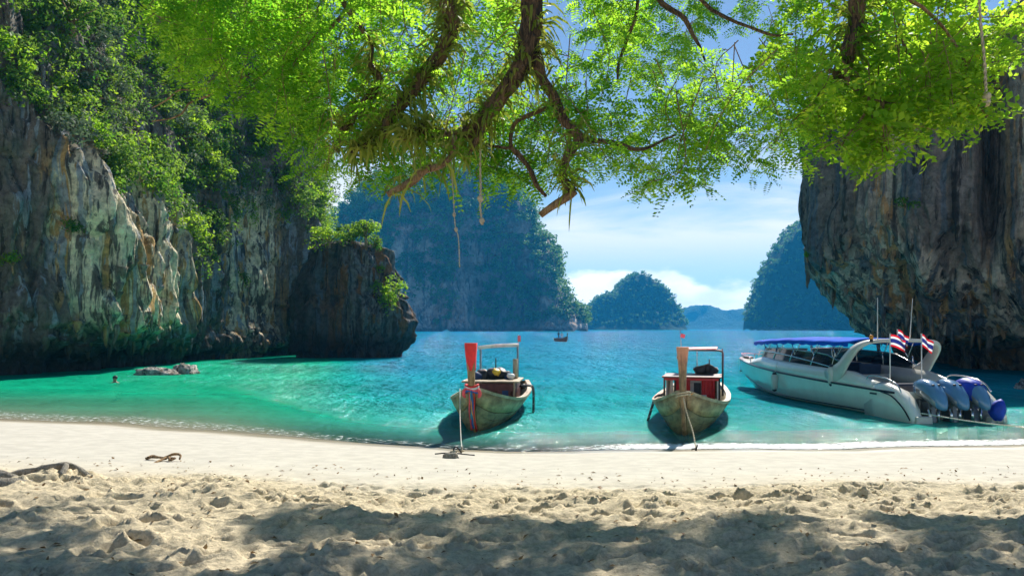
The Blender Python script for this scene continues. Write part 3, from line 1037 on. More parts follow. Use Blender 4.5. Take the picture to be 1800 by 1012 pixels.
def woods(name, label, V, n, rmin, rmax, per, leaf, mask, mat):
    du, dv = np.gradient(V, axis=0), np.gradient(V, axis=1)
    nn = np.cross(du, dv)
    nn /= np.linalg.norm(nn, axis=-1)[..., None] + 1e-9
    nn *= np.sign(nn[..., 2:3] + 1e-9)
    area = np.linalg.norm(np.cross(du, dv), axis=-1)
    w_ = (mask * area).ravel()
    w_ = w_ / w_.sum()
    idx = fr_.choice(len(w_), size=n, p=w_)
    parts = []
    for k in idx:
        i, j = divmod(int(k), mask.shape[1])
        R = fr_.uniform(rmin, rmax)
        c = V[i, j] + nn[i, j] * R * 0.5 + np.array([0, 0, R * 0.4])
        p_, nr_ = bush_points(c, (R, R, R * 0.9), per, fr_, 5)
        ll = leaf * fr_.uniform(0.7, 1.4, per)
        parts.append(leaf_quads(p_, nr_, ll, ll * 0.65, fr_))
    v, f = join(parts)
    tag(mesh_obj(name, v, f, mat), label, 'forest', kind='stuff')


zi = V_isl[..., 2]
wall = sstep(0.0, 0.25, vnoise(V_isl[..., 0] / 20, zi / 70, 0 * zi + 3)) * sstep(85, 50, zi + 15 * vnoise(V_isl[..., 0] / 15, zi * 0, zi * 0 + 8)) * sstep(40, 20, V_isl[..., 0])
mask = sstep(4, 10, zi) * (1 - 0.93 * wall) * sstep(-215, -190, V_isl[..., 0])
woods('forest', 'jungle canopy on the limestone island behind the red-topped boat', V_isl, 1900, 3.0, 8.0, 90, 2.0, mask, M['wood_far'])
woods('forest', 'tree cover on the steep blue island by the right cliff', V_is3, 1100, 2.0, 4.2, 36, 2.0, sstep(3, 9, V_is3[..., 2]) * (V_is3[..., 0] < 560), M['wood_far'])
woods('forest', 'tree cover on the small dome-shaped island', V_is2, 700, 2.4, 5.0, 36, 2.5, sstep(3, 9, V_is2[..., 2]), M['wood_far'])

# ------------------------------------------------------------------ overhanging trees
kr = np.random.default_rng(33)


def limb(mb, pix, Ydepth, wpx, n=26, seg=12, wob=0.22):
    """pix: (px,py[,Y]) along the limb; wpx: widths in photo pixels at both ends or per point"""
    pts = np.array([at(q[0], q[1], q[2] if len(q) > 2 else Ydepth) for q in pix])
    P = smooth_path(pts, n)
    P = P + 0.02 * np.stack([vnoise(P[:, 0] * 5, P[:, 2] * 5, P[:, 1] * 0 + k) for k in range(3)], 1)
    wv = np.interp(np.linspace(0, 1, n), np.linspace(0, 1, len(wpx)), wpx)
    r = wv / F * P[:, 1] / 2 * 0.82
    mb.tube(P, r, seg, True, wob)
    return P, r


ta = empty('shade_tree', (3.2, -3.6, 1.0))
tag(ta, 'gnarled shade tree with fine leaves arching over the beach from above', 'tree')
tb = empty('broadleaf_tree', (9.5, -2.5, 1.0))
tag(tb, 'brighter broad-leaved tree hanging in at the top right', 'tree')


def part_at(mb, name, mat, root, smooth=True):
    """world-space mesh as a part of a tree rooted elsewhere"""
    o_ = mb.build(name, mat, root, smooth)
    o_.data.transform(__import__('mathutils').Matrix.Translation(-root.location))
    return o_


host = []      # (points, radii) of thick limbs that carry epiphytes
b = MB()
trunkP = smooth_path([(3.2, -3.6, 0.7), (3.0, -3.0, 2.4), (2.4, -1.4, 4.6), (1.4, 1.2, 6.8), (0.5, 4.2, 8.2), (0.2, 6.6, 8.3)], 30)
b.tube(trunkP, np.linspace(0.42, 0.24, 30) * np.concatenate([np.linspace(1.5, 1.0, 6), np.ones(24)]), 14, True, 0.2)
part_at(b, 'trunk', M['bark'], ta)
YA = 8.2


def branch(pix, Yd, wpx, epi=True, name='limb', mat='bark', root=ta, n=26):
    b_ = MB()
    P_, r_ = limb(b_, pix, Yd, wpx, n)
    part_at(b_, name, M[mat], root)
    if epi:
        host.append((P_, r_))
    return P_, r_


branch([(905, -420, 6.8), (820, -220, 7.8), (784, -60), (785, 5), (796, 40), (780, 85), (748, 128), (722, 163), (692, 204), (668, 238), (640, 255), (614, 264)], YA, [46, 40, 36, 34, 33, 31, 28, 25, 22, 18, 12])
branch([(700, -150, 8.8), (600, -30, 8.8), (622, 35), (652, 78), (648, 112), (667, 138), (652, 165), (627, 194), (606, 226), (592, 252), (598, 268)], 8.5, [14, 12, 11, 11, 12, 15, 19, 19, 17, 12, 6])
branch([(945, -380, 6.9), (940, -150, 7.6), (936, 0), (932, 55), (924, 100), (898, 142), (864, 186), (830, 224), (792, 240), (758, 228), (738, 226), (722, 240), (700, 246)], 7.9, [56, 54, 50, 46, 40, 36, 33, 29, 24, 20, 14, 9], n=34)
branch([(868, 182), (852, 215), (838, 244), (815, 282)], 7.85, [22, 19, 15, 9], n=12)
branch([(800, 240), (796, 270), (772, 292), (745, 300), (718, 322), (680, 340)], 7.7, [10, 11, 14, 17, 17, 12], True, 'broken_limb', 'bark_l', n=18)
branch([(934, 60), (948, 128), (968, 165), (984, 202), (1010, 226), (1021, 246), (1002, 274), (990, 300), (1000, 324), (1012, 336)], 7.9, [26, 25, 24, 22, 20, 20, 18, 17, 17, 16], n=30)
branch([(1012, 334), (998, 346), (976, 362), (951, 378)], 7.88, [17, 17, 16, 14], False, 'broken_limb', 'bark_l', n=10)
branch([(960, 190), (930, 200), (908, 212), (900, 236), (902, 258), (926, 288), (944, 322), (962, 346)], 8.1, [9, 10, 9, 9, 9, 10, 11, 7], False, n=22)
branch([(850, 255), (885, 258), (910, 262), (930, 292)], 8.1, [5, 6, 6, 6], False, n=10)
branch([(1022, 240), (1050, 246), (1085, 252), (1118, 262), (1150, 256), (1190, 240)], 8.2, [13, 11, 10, 8, 6, 4], False, n=16)
branch([(760, -140, 9.5), (640, -20, 10), (590, 42), (546, 74), (502, 94), (470, 112), (438, 132), (415, 150)], 10.2, [12, 11, 10, 9, 8, 7, 5, 3], False, n=24)
branch([(420, 150), (385, 148), (345, 158), (312, 160), (288, 180), (268, 192)], 10.0, [4, 4, 4, 3, 3, 2], False, 'bare_twig', 'bark_l', n=18)
branch([(400, 150), (360, 172), (334, 182), (318, 200), (290, 212), (268, 216)], 9.9, [4, 4, 4, 4, 3, 2], False, 'bare_twig', 'bark_l', n=18)
branch([(940, -250, 8.5), (1090, -120, 9.3), (1160, 0), (1205, 36), (1224, 70), (1240, 110)], 9.6, [16, 14, 12, 10, 7, 4], False, n=20)
branch([(1090, -90, 9.3), (1120, 0, 9.5), (1108, 60), (1086, 112), (1084, 150)], 9.6, [9, 8, 7, 6, 4], False, n=16)
branch([(1160, -60, 10.5), (1260, 20), (1350, 60), (1395, 60)], 11, [9, 8, 6, 4], False, n=14)

b = MB()
tP = smooth_path([(9.5, -2.5, 0.7), (9.2, -1.8, 2.6), (8.4, 0.6, 5.0), (6.6, 4.0, 7.6), (5.0, 7.0, 8.6), at(1510, -60, 8.6)], 30)
b.tube(tP, np.linspace(0.34, 0.14, 30) * np.concatenate([np.linspace(1.5, 1.0, 6), np.ones(24)]), 14, True, 0.2)
part_at(b, 'trunk', M['bark'], tb)
branch([(1512, -62), (1508, 0), (1506, 44), (1494, 84), (1482, 124), (1472, 156)], 8.6, [40, 38, 36, 34, 36, 22], True, 'limb', 'bark', tb, 22)
branch([(1486, 118), (1492, 150), (1520, 168), (1545, 178), (1562, 186), (1600, 182)], 8.4, [10, 9, 9, 8, 6, 4], False, 'limb', 'bark_l', tb, 18)
branch([(1528, 172), (1524, 196), (1508, 222), (1490, 240), (1476, 262)], 8.3, [6, 6, 5, 5, 3], False, 'limb', 'bark_l', tb, 16)
branch([(1552, 182), (1550, 212), (1556, 246), (1570, 284)], 8.3, [6, 6, 4, 3], False, 'limb', 'bark_l', tb, 14)
branch([(1510, -40), (1560, -20), (1620, 10), (1680, 80), (1720, 180), (1745, 212)], 8.8, [12, 10, 8, 6, 4, 2], False, 'limb', 'bark_l', tb, 18)
branch([(1510, -30), (1580, 30), (1590, 90), (1640, 150), (1660, 200)], 8.9, [10, 8, 7, 5, 3], False, 'limb', 'bark_l', tb, 18)

# leaf sprays: branchlets that droop to the canopy's lower edge, twigs along them, fronds along each twig
LOWX = np.array([300, 330, 400, 455, 500, 550, 600, 660, 700, 760, 850, 930, 1000, 1060, 1100, 1160, 1210, 1240, 1300, 1350, 1385, 1440, 1500, 1560, 1620, 1680, 1740, 1765, 1800, 1900])
LOWY = np.array([110, 170, 190, 200, 235, 300, 325, 335, 320, 330, 305, 345, 325, 300, 315, 340, 350, 290, 300, 295, 230, 285, 275, 295, 245, 225, 205, 100, 70, 60])


def fronds(o_, r_, up, ln, wd, npair, lw, rng, tip=0.7):
    """o_,r_,up: (n,3) base, rachis direction, leaf plane normal"""
    n = len(o_)
    r_ = r_ / np.linalg.norm(r_, axis=1)[:, None]
    up = up - r_ * np.sum(up * r_, 1)[:, None]
    up /= np.linalg.norm(up, axis=1)[:, None] + 1e-9
    bb = np.cross(r_, up)
    cs, ns, ax, LL = [], [], [], []
    for j in range(npair):
        s = (j + 0.7) / npair
        wj = wd * (0.55 + 0.45 * math.sin(math.pi * min(1, s * 0.9 + 0.12)))
        for sd in (-1, 1):
            a_ = bb * sd * 0.9 + r_ * 0.42 + rng.normal(size=(n, 3)) * 0.12
            a_ /= np.linalg.norm(a_, axis=1)[:, None]
            drop = np.array([0, 0, -1.0]) * (s ** 2 * ln * 0.25)[:, None]
            cs.append(o_ + r_ * (ln * s)[:, None] + drop + a_ * (wj / 2)[:, None])
            ns.append(up + rng.normal(size=(n, 3)) * 0.22 - bb * sd * 0.25)
            ax.append(a_)
            LL.append(wj)
    LL = np.concatenate(LL)
    return leaf_quads(np.vstack(cs), np.vstack(ns), LL, LL * lw, rng, np.vstack(ax))


def canopy(root, regions, mat_leaf, broad, rng):
    O, R_, U_, Ln = [], [], [], []
    tw = MB()
    for (px, py, Yd, nspray, ln) in regions:
        e = at(px, py, Yd)
        st = e + np.array([rng.normal() * 0.35, rng.normal() * 0.3 + 0.15, 0.75 + rng.random() * 0.5])
        md = (st + e) / 2 + rng.normal(size=3) * 0.18
        B_ = smooth_path([st, md, e], 9)
        tw.tube(B_, np.linspace(0.006, 0.003, 9), 4, False)
        for k in range(nspray):
            s = 0.1 + 0.9 * (k + rng.random()) / nspray
            i = min(int(s * 8), 7)
            o0 = B_[i] + (B_[i + 1] - B_[i]) * (s * 8 - i)
            d = rng.normal(size=3)
            d[2] = d[2] * 0.35 - 0.12
            d /= np.linalg.norm(d)
            L = rng.uniform(0.18, 0.42)
            tp = np.array([o0, o0 + d * L * 0.5 + [0, 0, .015], o0 + d * L + [0, 0, -0.06]])
            tw.tube(tp, np.array([0.004, 0.003, 0.0018]), 3, False)
            nf = 6
            for q in range(nf):
                sq = (q + 0.6) / nf
                pt = o0 + d * L * sq + np.array([0, 0, -0.06 * sq * sq])
                rd = d * 0.5 + rng.normal(size=3) * 0.65
                rd[2] = rd[2] * 0.4 - 0.25
                O.append(pt)
                R_.append(rd)
                U_.append(np.array([0, 0, 1.0]) + rng.normal(size=3) * 0.45)
                Ln.append(ln * rng.uniform(0.7, 1.25))
    tw_o = tw.build('twigs', M['bark_l'], root, True)
    tw_o['kind'] = 'stuff'
    tw_o.data.transform(__import__('mathutils').Matrix.Translation(-root.location))
    O, R_, U_, Ln = map(np.array, (O, R_, U_, Ln))
    if broad:
        v, f = fronds(O, R_, U_, Ln * 0.75, Ln * 0.42, 3, 0.62, rng)
    else:
        v, f = fronds(O, R_, U_, Ln, Ln * 0.29, 7, 0.46, rng)
    v = v - np.array(root.location)
    c = mesh_obj('crown', v, f, mat_leaf, root)
    c['kind'] = 'stuff'
    print('canopy', len(O), len(f))


def gen(rng, n, x0, x1, y0, broad):
    res = []
    while len(res) < n:
        px = rng.uniform(x0, x1)
        low = np.interp(px, LOWX, LOWY) - 6
        py = rng.uniform(y0, low)
        # loose spots where the sky shows through
        gap = vnoise(np.array([px / 75.0]), np.array([py / 60.0]), np.array([2.5]))[0]
        if not broad and py > -40 and gap < 0.04 and 470 < px < 1400 and py < low - 35:
            continue
        if px < 480 and py < -60 and px < 380:
            continue
        k = np.clip((low - py) / 250.0, 0, 1)
        Yd = rng.uniform(8.0, 9.6 + 5.5 * k)
        res.append((px, py, Yd, 9, rng.uniform(0.20, 0.28)))
    return res


la = gen(kr, 122, 300, 1420, -60, False)
# thicker at the left end and along the hanging lower edge
for _ in range(14):
    px = kr.uniform(320, 560)
    la.append((px, np.interp(px, LOWX, LOWY) - kr.uniform(5, 160), kr.uniform(8.6, 11), 9, kr.uniform(0.17, 0.24)))
for _ in range(62):
    px = kr.uniform(500, 1400)
    la.append((px, np.interp(px, LOWX, LOWY) - abs(kr.normal()) * 22 - 4, kr.uniform(7.8, 9.4), 8, kr.uniform(0.15, 0.22)))
# leaf sprays added along the sun's rays, mostly above the picture, to shade the sand
for _ in range(150):
    Yd = kr.uniform(17.0, 21.0) if kr.random() < 0.68 else kr.uniform(13.0, 16.0)
    ysand = kr.uniform(5.2, 8.7)
    zz = 0.6 + (Yd - ysand) * math.tan(SUN_EL) / math.cos(SUN_AZ) + 0.4
    xw = kr.uniform(-7.5, 5.0) + (Yd - ysand) * math.tan(SUN_AZ)
    if (vnoise(np.array([xw * 0.55]), np.array([ysand * 1.1]), np.array([6.5]))[0] < -0.25):
        continue
    la.append((900 + F * xw / Yd, HZ - F * (zz - EYE) / Yd, Yd, 12, 0.27))
canopy(ta, la, M['leaf'], False, kr)
lb = gen(kr, 48, 1375, 1760, -60, True)
for _ in range(38):
    px = kr.uniform(1390, 1740)
    lb.append((px, np.interp(px, LOWX, LOWY) - abs(kr.normal()) * 25 - 4, kr.uniform(8.0, 9.4), 8, 0.2))
for _ in range(50):  # unseen sprays added in the sun's path to shade the right-hand sand
    Yd = kr.uniform(17.0, 21.0)
    ysand = kr.uniform(5.2, 8.7)
    zz = 0.6 + (Yd - ysand) * math.tan(SUN_EL) / math.cos(SUN_AZ) + 0.4
    xw = kr.uniform(4.0, 8.5) + (Yd - ysand) * math.tan(SUN_AZ)
    lb.append((900 + F * xw / Yd, HZ - F * (zz - EYE) / Yd, Yd, 12, 0.27))
canopy(tb, lb, M['leaf_r'], True, kr)

# strap-leaved epiphytes crowded on the limbs
vs, fs, nv = [], [], 0
for (P_, r_) in host:
    ln_ = np.linalg.norm(np.diff(P_, axis=0), axis=1).sum()
    thick = r_.mean()
    for _ in range(int(ln_ * (170 if thick > 0.05 else 70))):
        i = kr.integers(0, len(P_) - 1)
        c = P_[i] + (P_[i + 1] - P_[i]) * kr.random()
        tdir = P_[i + 1] - P_[i]
        tdir /= np.linalg.norm(tdir)
        d = kr.normal(size=3)
        d -= tdir * d.dot(tdir)
        d /= np.linalg.norm(d)
        if d[2] < -0.3 and kr.random() < 0.4:
            d[2] = -d[2]
        o0 = c + d * r_[i] * 0.9
        L = kr.uniform(0.10, 0.30)
        sw = tdir * kr.normal() * 0.6
        g1 = d + sw
        g1 /= np.linalg.norm(g1)
        side = np.cross(g1, kr.normal(size=3))
        side /= np.linalg.norm(side) + 1e-9
        wd = kr.uniform(0.009, 0.017)
        pts = [o0, o0 + g1 * L * 0.5 + [0, 0, 0.01], o0 + g1 * L * 0.85 - np.array([0, 0, L * 0.22]), o0 + g1 * L * 1.0 - np.array([0, 0, L * 0.5])]
        for q, ww_ in zip(pts, (0.7, 1.0, 0.8, 0.15)):
            vs += [q - side * wd * ww_, q + side * wd * ww_]
        fs += [(nv + 2 * k, nv + 2 * k + 1, nv + 2 * k + 3, nv + 2 * k + 2) for k in range(3)]
        nv += 8
tag(mesh_obj('strap_leaves', np.array(vs), np.array(fs), M['strap']), 'strap-leaved epiphytes crowding the thick limbs overhead', 'epiphytes', kind='stuff')


def rope(name, pts, r, mat, label, n=24, knots=(), parent=None, sag=0):
    b_ = MB()
    P_ = smooth_path(pts, n)
    # two twisted strands
    k = np.linspace(0, np.linalg.norm(np.diff(P_, axis=0), axis=1).sum() / (r * 9), n * 4) * 2 * math.pi
    PP = smooth_path(pts, n * 4)
    tdir = np.gradient(PP, axis=0)
    tdir /= np.linalg.norm(tdir, axis=1)[:, None]
    a1 = np.cross(tdir, np.array([0.31, 0.8, 0.52]))
    a1 /= np.linalg.norm(a1, axis=1)[:, None]
    a2 = np.cross(tdir, a1)
    for ph in (0, math.pi):
        b_.tube(PP + (a1 * np.cos(k + ph)[:, None] + a2 * np.sin(k + ph)[:, None]) * r * 0.5, r * 0.62, 5)
    for (i, s) in knots:
        b_.ball(P_[i], np.array([s, s, s * 1.3]), 9, 7, 0.25, i)
    o_ = b_.build(name, mat, parent, True)
    if label:
        tag(o_, label, 'rope')
    return o_


rope('rope', [at(795, 250, 7.9), at(794, 300, 7.9), at(797, 345, 7.9), at(800, 395, 7.9), at(806, 420, 7.9), at(808, 470, 7.9)], 0.006, M['rope'], 'long frayed rope hanging from the middle limb before the far island', knots=((12, 0.018), (15, 0.02)))
rope('rope', [at(846, 235, 7.85), at(844, 285, 7.85), at(845, 330, 7.85), at(844, 360, 7.85), at(848, 395, 7.85)], 0.011, M['rope'], 'short knotted rope hanging right of the frayed one', knots=((15, 0.032), (22, 0.026)))
rope('rope', [at(1721, -40, 8.2), at(1723, 30, 8.2), at(1730, 100, 8.2), at(1733, 155, 8.2), at(1735, 186, 8.2)], 0.015, M['rope'], 'thick rope with a frayed knot hanging at the top right', knots=((20, 0.042), (22, 0.035)))
for (px, py, n_) in ((797, 400, 26), (1734, 165, 30)):
    pass

# ------------------------------------------------------------------ longtail boats
M['hull'] = wood_mat('weathered_hull', (0.06, 0.042, 0.022), (0.32, 0.22, 0.11), 1.6, (2.5, 0.7, 4))
M['hull2'] = wood_mat('olive_hull', (0.07, 0.055, 0.025), (0.27, 0.21, 0.10), 1.6, (2.5, 0.7, 4))
M['sheer'] = wood_mat('sheer_plank', (0.20, 0.13, 0.06), (0.50, 0.37, 0.19), 1.6, (2.5, 0.7, 4))
M['stem2'] = wood_mat('grey_stem_wood', (0.10, 0.065, 0.035), (0.34, 0.22, 0.11), 2.0, (8, 8, 0.8))
M['stem'] = wood_mat('stem_wood', (0.16, 0.09, 0.035), (0.42, 0.27, 0.12), 2.0, (8, 8, 0.8))
M['rail'] = wood_mat('rail_wood', (0.22, 0.15, 0.08), (0.52, 0.42, 0.28), 2.0, (2, 0.6, 2))
M['inside'] = wood_mat('inside_wood', (0.05, 0.035, 0.022), (0.15, 0.10, 0.06), 2.0)
M['maroon'] = plain('maroon_paint', (0.13, 0.035, 0.025), 0.5, 0, 0.4)
M['red'] = plain('red_cloth', (0.72, 0.03, 0.025), 0.75, 0, 0.2, 5)
M['redp'] = plain('red_paint', (0.55, 0.012, 0.015), 0.4, 0, 0.2, 5)
M['pink'] = plain('pink_ribbon', (0.85, 0.10, 0.12), 0.7, 0, 0.2)
M['bluer'] = plain('blue_ribbon', (0.03, 0.12, 0.42), 0.7, 0, 0.2)
M['teal'] = plain('teal_ribbon', (0.05, 0.35, 0.40), 0.7, 0, 0.2)
M['orange'] = plain('orange_ribbon', (0.75, 0.28, 0.06), 0.7, 0, 0.2)
M['whitep'] = plain('white_paint', (0.72, 0.70, 0.66), 0.45, 0, 0.2)
M['grey'] = plain('grey_metal', (0.32, 0.33, 0.34), 0.35, 0.7, 0.2)
M['dark'] = plain('dark_iron', (0.03, 0.03, 0.032), 0.5, 0.3, 0.3)
M['navy'] = plain('navy_tarp', (0.02, 0.05, 0.14), 0.7, 0, 0.3)
M['skin'] = plain('skin', (0.36, 0.19, 0.11), 0.55, 0, 0.1)
M['hair'] = plain('hair', (0.015, 0.012, 0.01), 0.6, 0, 0.1)
M['yellow'] = plain('yellow_plastic', (0.7, 0.5, 0.04), 0.5, 0, 0.1)


def longtail_hull(L=9.6, B=1.06, stemtop=2.3, gm=0.62, gb=1.16):
    ts = np.concatenate([np.linspace(0, 0.2, 9), np.linspace(0.25, 1, 16)])
    secs, rail_l, rail_r, chine = [], [], [], []
    for t_ in ts:
        y = t_ * L
        bb = B * (1 - (1 - min(1, t_ / 0.46)) ** 2.1) * (1 - 0.32 * max(0, (t_ - 0.55) / 0.45) ** 2) + 0.055
        g = gm + (gb - gm) * (1 - min(1, t_ / 0.4)) ** 2.0 + 0.12 * max(0, (t_ - 0.6) / 0.4) ** 2
        k = -0.28 + 0.42 * (1 - min(1, t_ / 0.14)) ** 2
        yk = y + 0.55 * (1 - min(1, t_ / 0.2)) ** 1.5
        ss = np.linspace(-1, 1, 17)
        pts = []
        for s in ss:
            a = abs(s)
            x = math.copysign(bb * a ** 0.78, s) if a > 0 else 0
            z = k + (g - k) * a ** 1.75
            pts.append((x, yk + (y - yk) * a, z))
        secs.append(pts)
        rail_l.append(pts[0])
        rail_r.append(pts[-1])
        chine.append((pts[3], pts[-4]))
    return secs, np.array(rail_l), np.array(rail_r), chine, ts


def longtail(name, label, loc, rz, variant):
    r = empty(name, loc, rz)
    tag(r, label, 'boat', 'longtail boats drawn up to the beach')
    secs, rl, rr, chine, ts = longtail_hull()
    hm_ = M['hull'] if variant == 1 else M['hull2']
    b_ = MB()
    b_.loft(secs, closed=False)
    b_.add(np.array(secs[-1]), [tuple(range(len(secs[-1])))])
    hull = b_.build('hull', hm_, r, True)
    so = hull.modifiers.new('thick', 'SOLIDIFY')
    so.thickness = 0.045
    so.offset = 1
    edges_a = [0.02, 0.24, 0.44, 0.61, 0.75, 0.87]
    for sd in (-1, 1):
        for e in range(5):
            q = []
            for sec in secs:
                sec = np.array(sec)
                aa = np.abs(np.linspace(-1, 1, 17))[8:]
                half = sec[8:] if sd > 0 else sec[8::-1]
                row = []
                for f_ in (0.0, 0.5, 1.0):
                    a_ = edges_a[e] + (edges_a[e + 1] - edges_a[e] - 0.006) * f_
                    pt = np.array([np.interp(a_, aa, half[:, k]) for k in range(3)])
                    row.append(pt + np.array([sd * 0.8, -0.25, -0.5]) * (0.05 + 0.014 * f_ * 0 + 0.016 * f_))
                q.append(row + [row[2] + np.array([-sd * .8, .25, .5]) * 0.03, row[0] + np.array([-sd * .8, .25, .5]) * 0.03])
            MB().loft(q).build('plank', hm_, hull)
    for q in (rl, rr):
        b_ = MB()
        sg = np.sign(q[8][0])
        ins = [[(p_[0] + sg * 0.085, p_[1], p_[2] - 0.05), (p_[0] + sg * 0.095, p_[1], p_[2] + 0.03), (p_[0] - sg * 0.06, p_[1], p_[2] + 0.035), (p_[0] - sg * 0.06, p_[1], p_[2] - 0.02)] for p_ in q]
        b_.loft(ins).build('gunwale', M['rail'], hull)
    for sd in (0, 1):
        b_ = MB()
        pts = np.array([c[sd] for c in chine])[1:]
        pts[:, 0] *= 1.03
        b_.tube(pts, 0.022, 6).build('rubbing_strake', M['rail'], hull, True)
    for sd in (0, 1):
        q = []
        for sec in secs:
            sec = np.array(sec)
            a0, a1 = (sec[0], sec[2]) if sd == 0 else (sec[-1], sec[-3])
            sx = -1 if sd == 0 else 1
            off = np.array([sx * 0.06, -0.02, -0.02])
            q.append([a0 + off + [0, 0, -0.03], a0 * .5 + a1 * .5 + off * 1.3, a1 + off, a1 - off * .5, a0 - off * .5])
        MB().loft(q).build('sheer_strake', M['sheer'], hull, True)
    # foredeck and thwarts
    b_ = MB()
    i = 7
    fd_ = []
    for k in range(1, 10):
        w_ = abs(rl[k][0]) - 0.05
        fd_.append([(-w_, rl[k][1], rl[k][2] - 0.09), (w_, rl[k][1], rl[k][2] - 0.09)])
    b_.loft(fd_, closed=False).build('foredeck', M['inside'], r)
    for y in (3.1, 3.9):
        MB().box((0, y, 0.42), (1.7, 0.24, 0.04)).build('thwart', M['rail'], r)
    MB().box((0, 5.2, 0.02), (1.2, 6.0, 0.04)).build('floor_board', M['inside'], r)
    # stem post
    zz = np.array([-0.2, 0.15, 0.6, 1.05, 1.45, 1.85, 2.3])
    yv = np.array([0.85, 0.34, 0.08, -0.06, -0.16, -0.22, -0.22])
    if variant == 1:
        wx_ = np.array([0.10, 0.11, 0.12, 0.16, 0.18, 0.22, 0.29])
    else:
        wx_ = np.array([0.10, 0.12, 0.13, 0.16, 0.18, 0.22, 0.32])
    dy = np.array([0.22, 0.2, 0.2, 0.2, 0.18, 0.17, 0.16])
    zz2 = np.linspace(-0.2, 2.3, 16)
    st = []
    for z in zz2:
        a, y, d = np.interp(z, zz, wx_) / 2, np.interp(z, zz, yv), np.interp(z, zz, dy) / 2
        st.append([(-a, y - d * .7, z), (-a * .5, y - d, z), (a * .5, y - d, z), (a, y - d * .7, z), (a, y + d, z), (-a, y + d, z)])
    stem = MB().loft(st).build('stem_post', M['stem' if variant == 1 else 'stem2'], r)
    bv = stem.modifiers.new('bevel', 'BEVEL')
    bv.width = 0.012
    bv.segments = 2
    if variant == 1:
        # red cloth bound round the head of the stem, pointed below
        cl = []
        for z in np.linspace(1.62, 2.33, 8):
            a, y, d = np.interp(z, zz, wx_) / 2 + 0.014, np.interp(z, zz, yv), np.interp(z, zz, dy) / 2 + 0.014
            front = min(1, max(0.12, (z - 1.55) / 0.45))
            cl.append([(-a * front, y - d, z), (0, y - d - 0.012, z), (a * front, y - d, z), (a, y - d * .6 + (1 - front) * .1, z), (a, y + d, z), (0, y + d + 0.01, z), (-a, y + d, z), (-a, y - d * .6 + (1 - front) * .1, z)])
        MB().loft(cl).build('red_cloth', M['red'], stem, True)
        for k, (mt, x0, x1, zb, wd) in enumerate((('pink', -0.05, -0.07, 0.02, 0.06), ('teal', -0.01, -0.02, 0.35, 0.05), ('bluer', 0.03, 0.0, 0.08, 0.055), ('red', 0.07, 0.05, -0.02, 0.055), ('orange', 0.0, 0.02, -0.06, 0.04))):
            ln = []
            for s in np.linspace(0, 1, 12):
                z = 1.12 + (zb - 1.12) * s
                y = np.interp(z, zz, yv) - np.interp(z, zz, dy) / 2 - 0.03 - 0.012 * (k % 3) - 0.02 * math.sin(s * 7 + k)
                x = x0 + (x1 - x0) * s + 0.012 * math.sin(s * 9 + k * 2)
                w_ = wd * (0.6 + 0.5 * s) / 2
                ln.append([(x - w_, y, z), (x, y - 0.014, z), (x + w_, y, z), (x, y + 0.006, z)])
            MB().loft(ln).build('ribbon', M[mt], r, True)
        for mt, dz, rr_ in (('pink', 0.0, 0.17), ('whitep', 0.05, 0.165), ('bluer', -0.05, 0.16), ('red', 0.09, 0.16)):
            a = np.linspace(0, 2 * math.pi, 17)[:-1]
            ring = np.stack([rr_ * 1.05 * np.cos(a), -0.05 + rr_ * np.sin(a), 1.13 + dz + 0.03 * np.sin(2 * a + dz * 20)], 1)
            MB().tube(np.vstack([ring, ring[:1]]), 0.032, 7).build('sash', M[mt], r, True)
        # bunched ends to both sides
        for sx in (-1, 1):
            MB().tube(smooth_path([(sx * 0.12, -0.1, 1.16), (sx * 0.2, -0.12, 1.1), (sx * 0.22, -0.06, 0.98), (sx * 0.17, -0.05, 0.92)], 8), np.array([.03, .045, .05, .05, .05, .045, .035, .02]), 7).build('sash_knot', M['pink'], r, True)
        # cabin
        MB().box((-0.72, 5.5, 0.66), (0.05, 2.9, 0.75)).build('cabin_wall', M['maroon'], r, bevel=0.01)
        MB().box((0.72, 5.5, 0.66), (0.05, 2.9, 0.75)).build('cabin_wall', M['maroon'], r, bevel=0.01)
        MB().box((0.0, 4.02, 0.88), (1.5, 0.04, 0.24)).build('cabin_wall', M['maroon'], r)
        MB().box((0.45, 4.0, 0.55), (0.42, 0.04, 0.42)).build('cabin_panel', M['maroon'], r)
        MB().box((0.0, 6.9, 0.6), (1.4, 0.04, 0.7)).build('cabin_wall', M['inside'], r)
        MB().box((0.02, 4.9, 1.06), (1.86, 2.0, 0.05)).build('cabin_roof', M['rail'], r, bevel=0.012)
        MB().box((0.5, 3.985, 0.66), (0.2, 0.02, 0.26)).build('notice', M['navy'], r)
        for sx in (-0.78, 0.78):
            MB().box((sx, 4.05, 0.72), (0.06, 0.06, 0.72)).build('post', M['rail'], r)
        MB().tube([(0.72, 5.2, 1.08), (0.72, 5.2, 1.72)], 0.085, 10).build('post', M['rail'], r, True)
        MB().tube([(0.70, 6.4, 0.5), (0.70, 6.4, 2.12)], 0.035, 8).build('post', M['grey'], r, True)
        MB().tube([(-0.62, 6.4, 0.5), (-0.62, 6.4, 2.05)], 0.035, 8).build('post', M['grey'], r, True)
        MB().tube(smooth_path([(-0.7, 6.4, 2.05), (0, 6.38, 2.12), (0.74, 6.4, 2.14)], 6), 0.06, 8).build('cross_bar', M['whitep'], r, True)
        MB().tube([(0.72, 6.4, 2.1), (0.73, 6.4, 2.5)], 0.012, 6).build('flag_pole', M['whitep'], r, True)
        MB().box((0.75, 6.4, 2.36), (0.1, 0.02, 0.2), rz=.3).build('pennant', M['pink'], r)
        # gear heaped on the roof
        k = 0
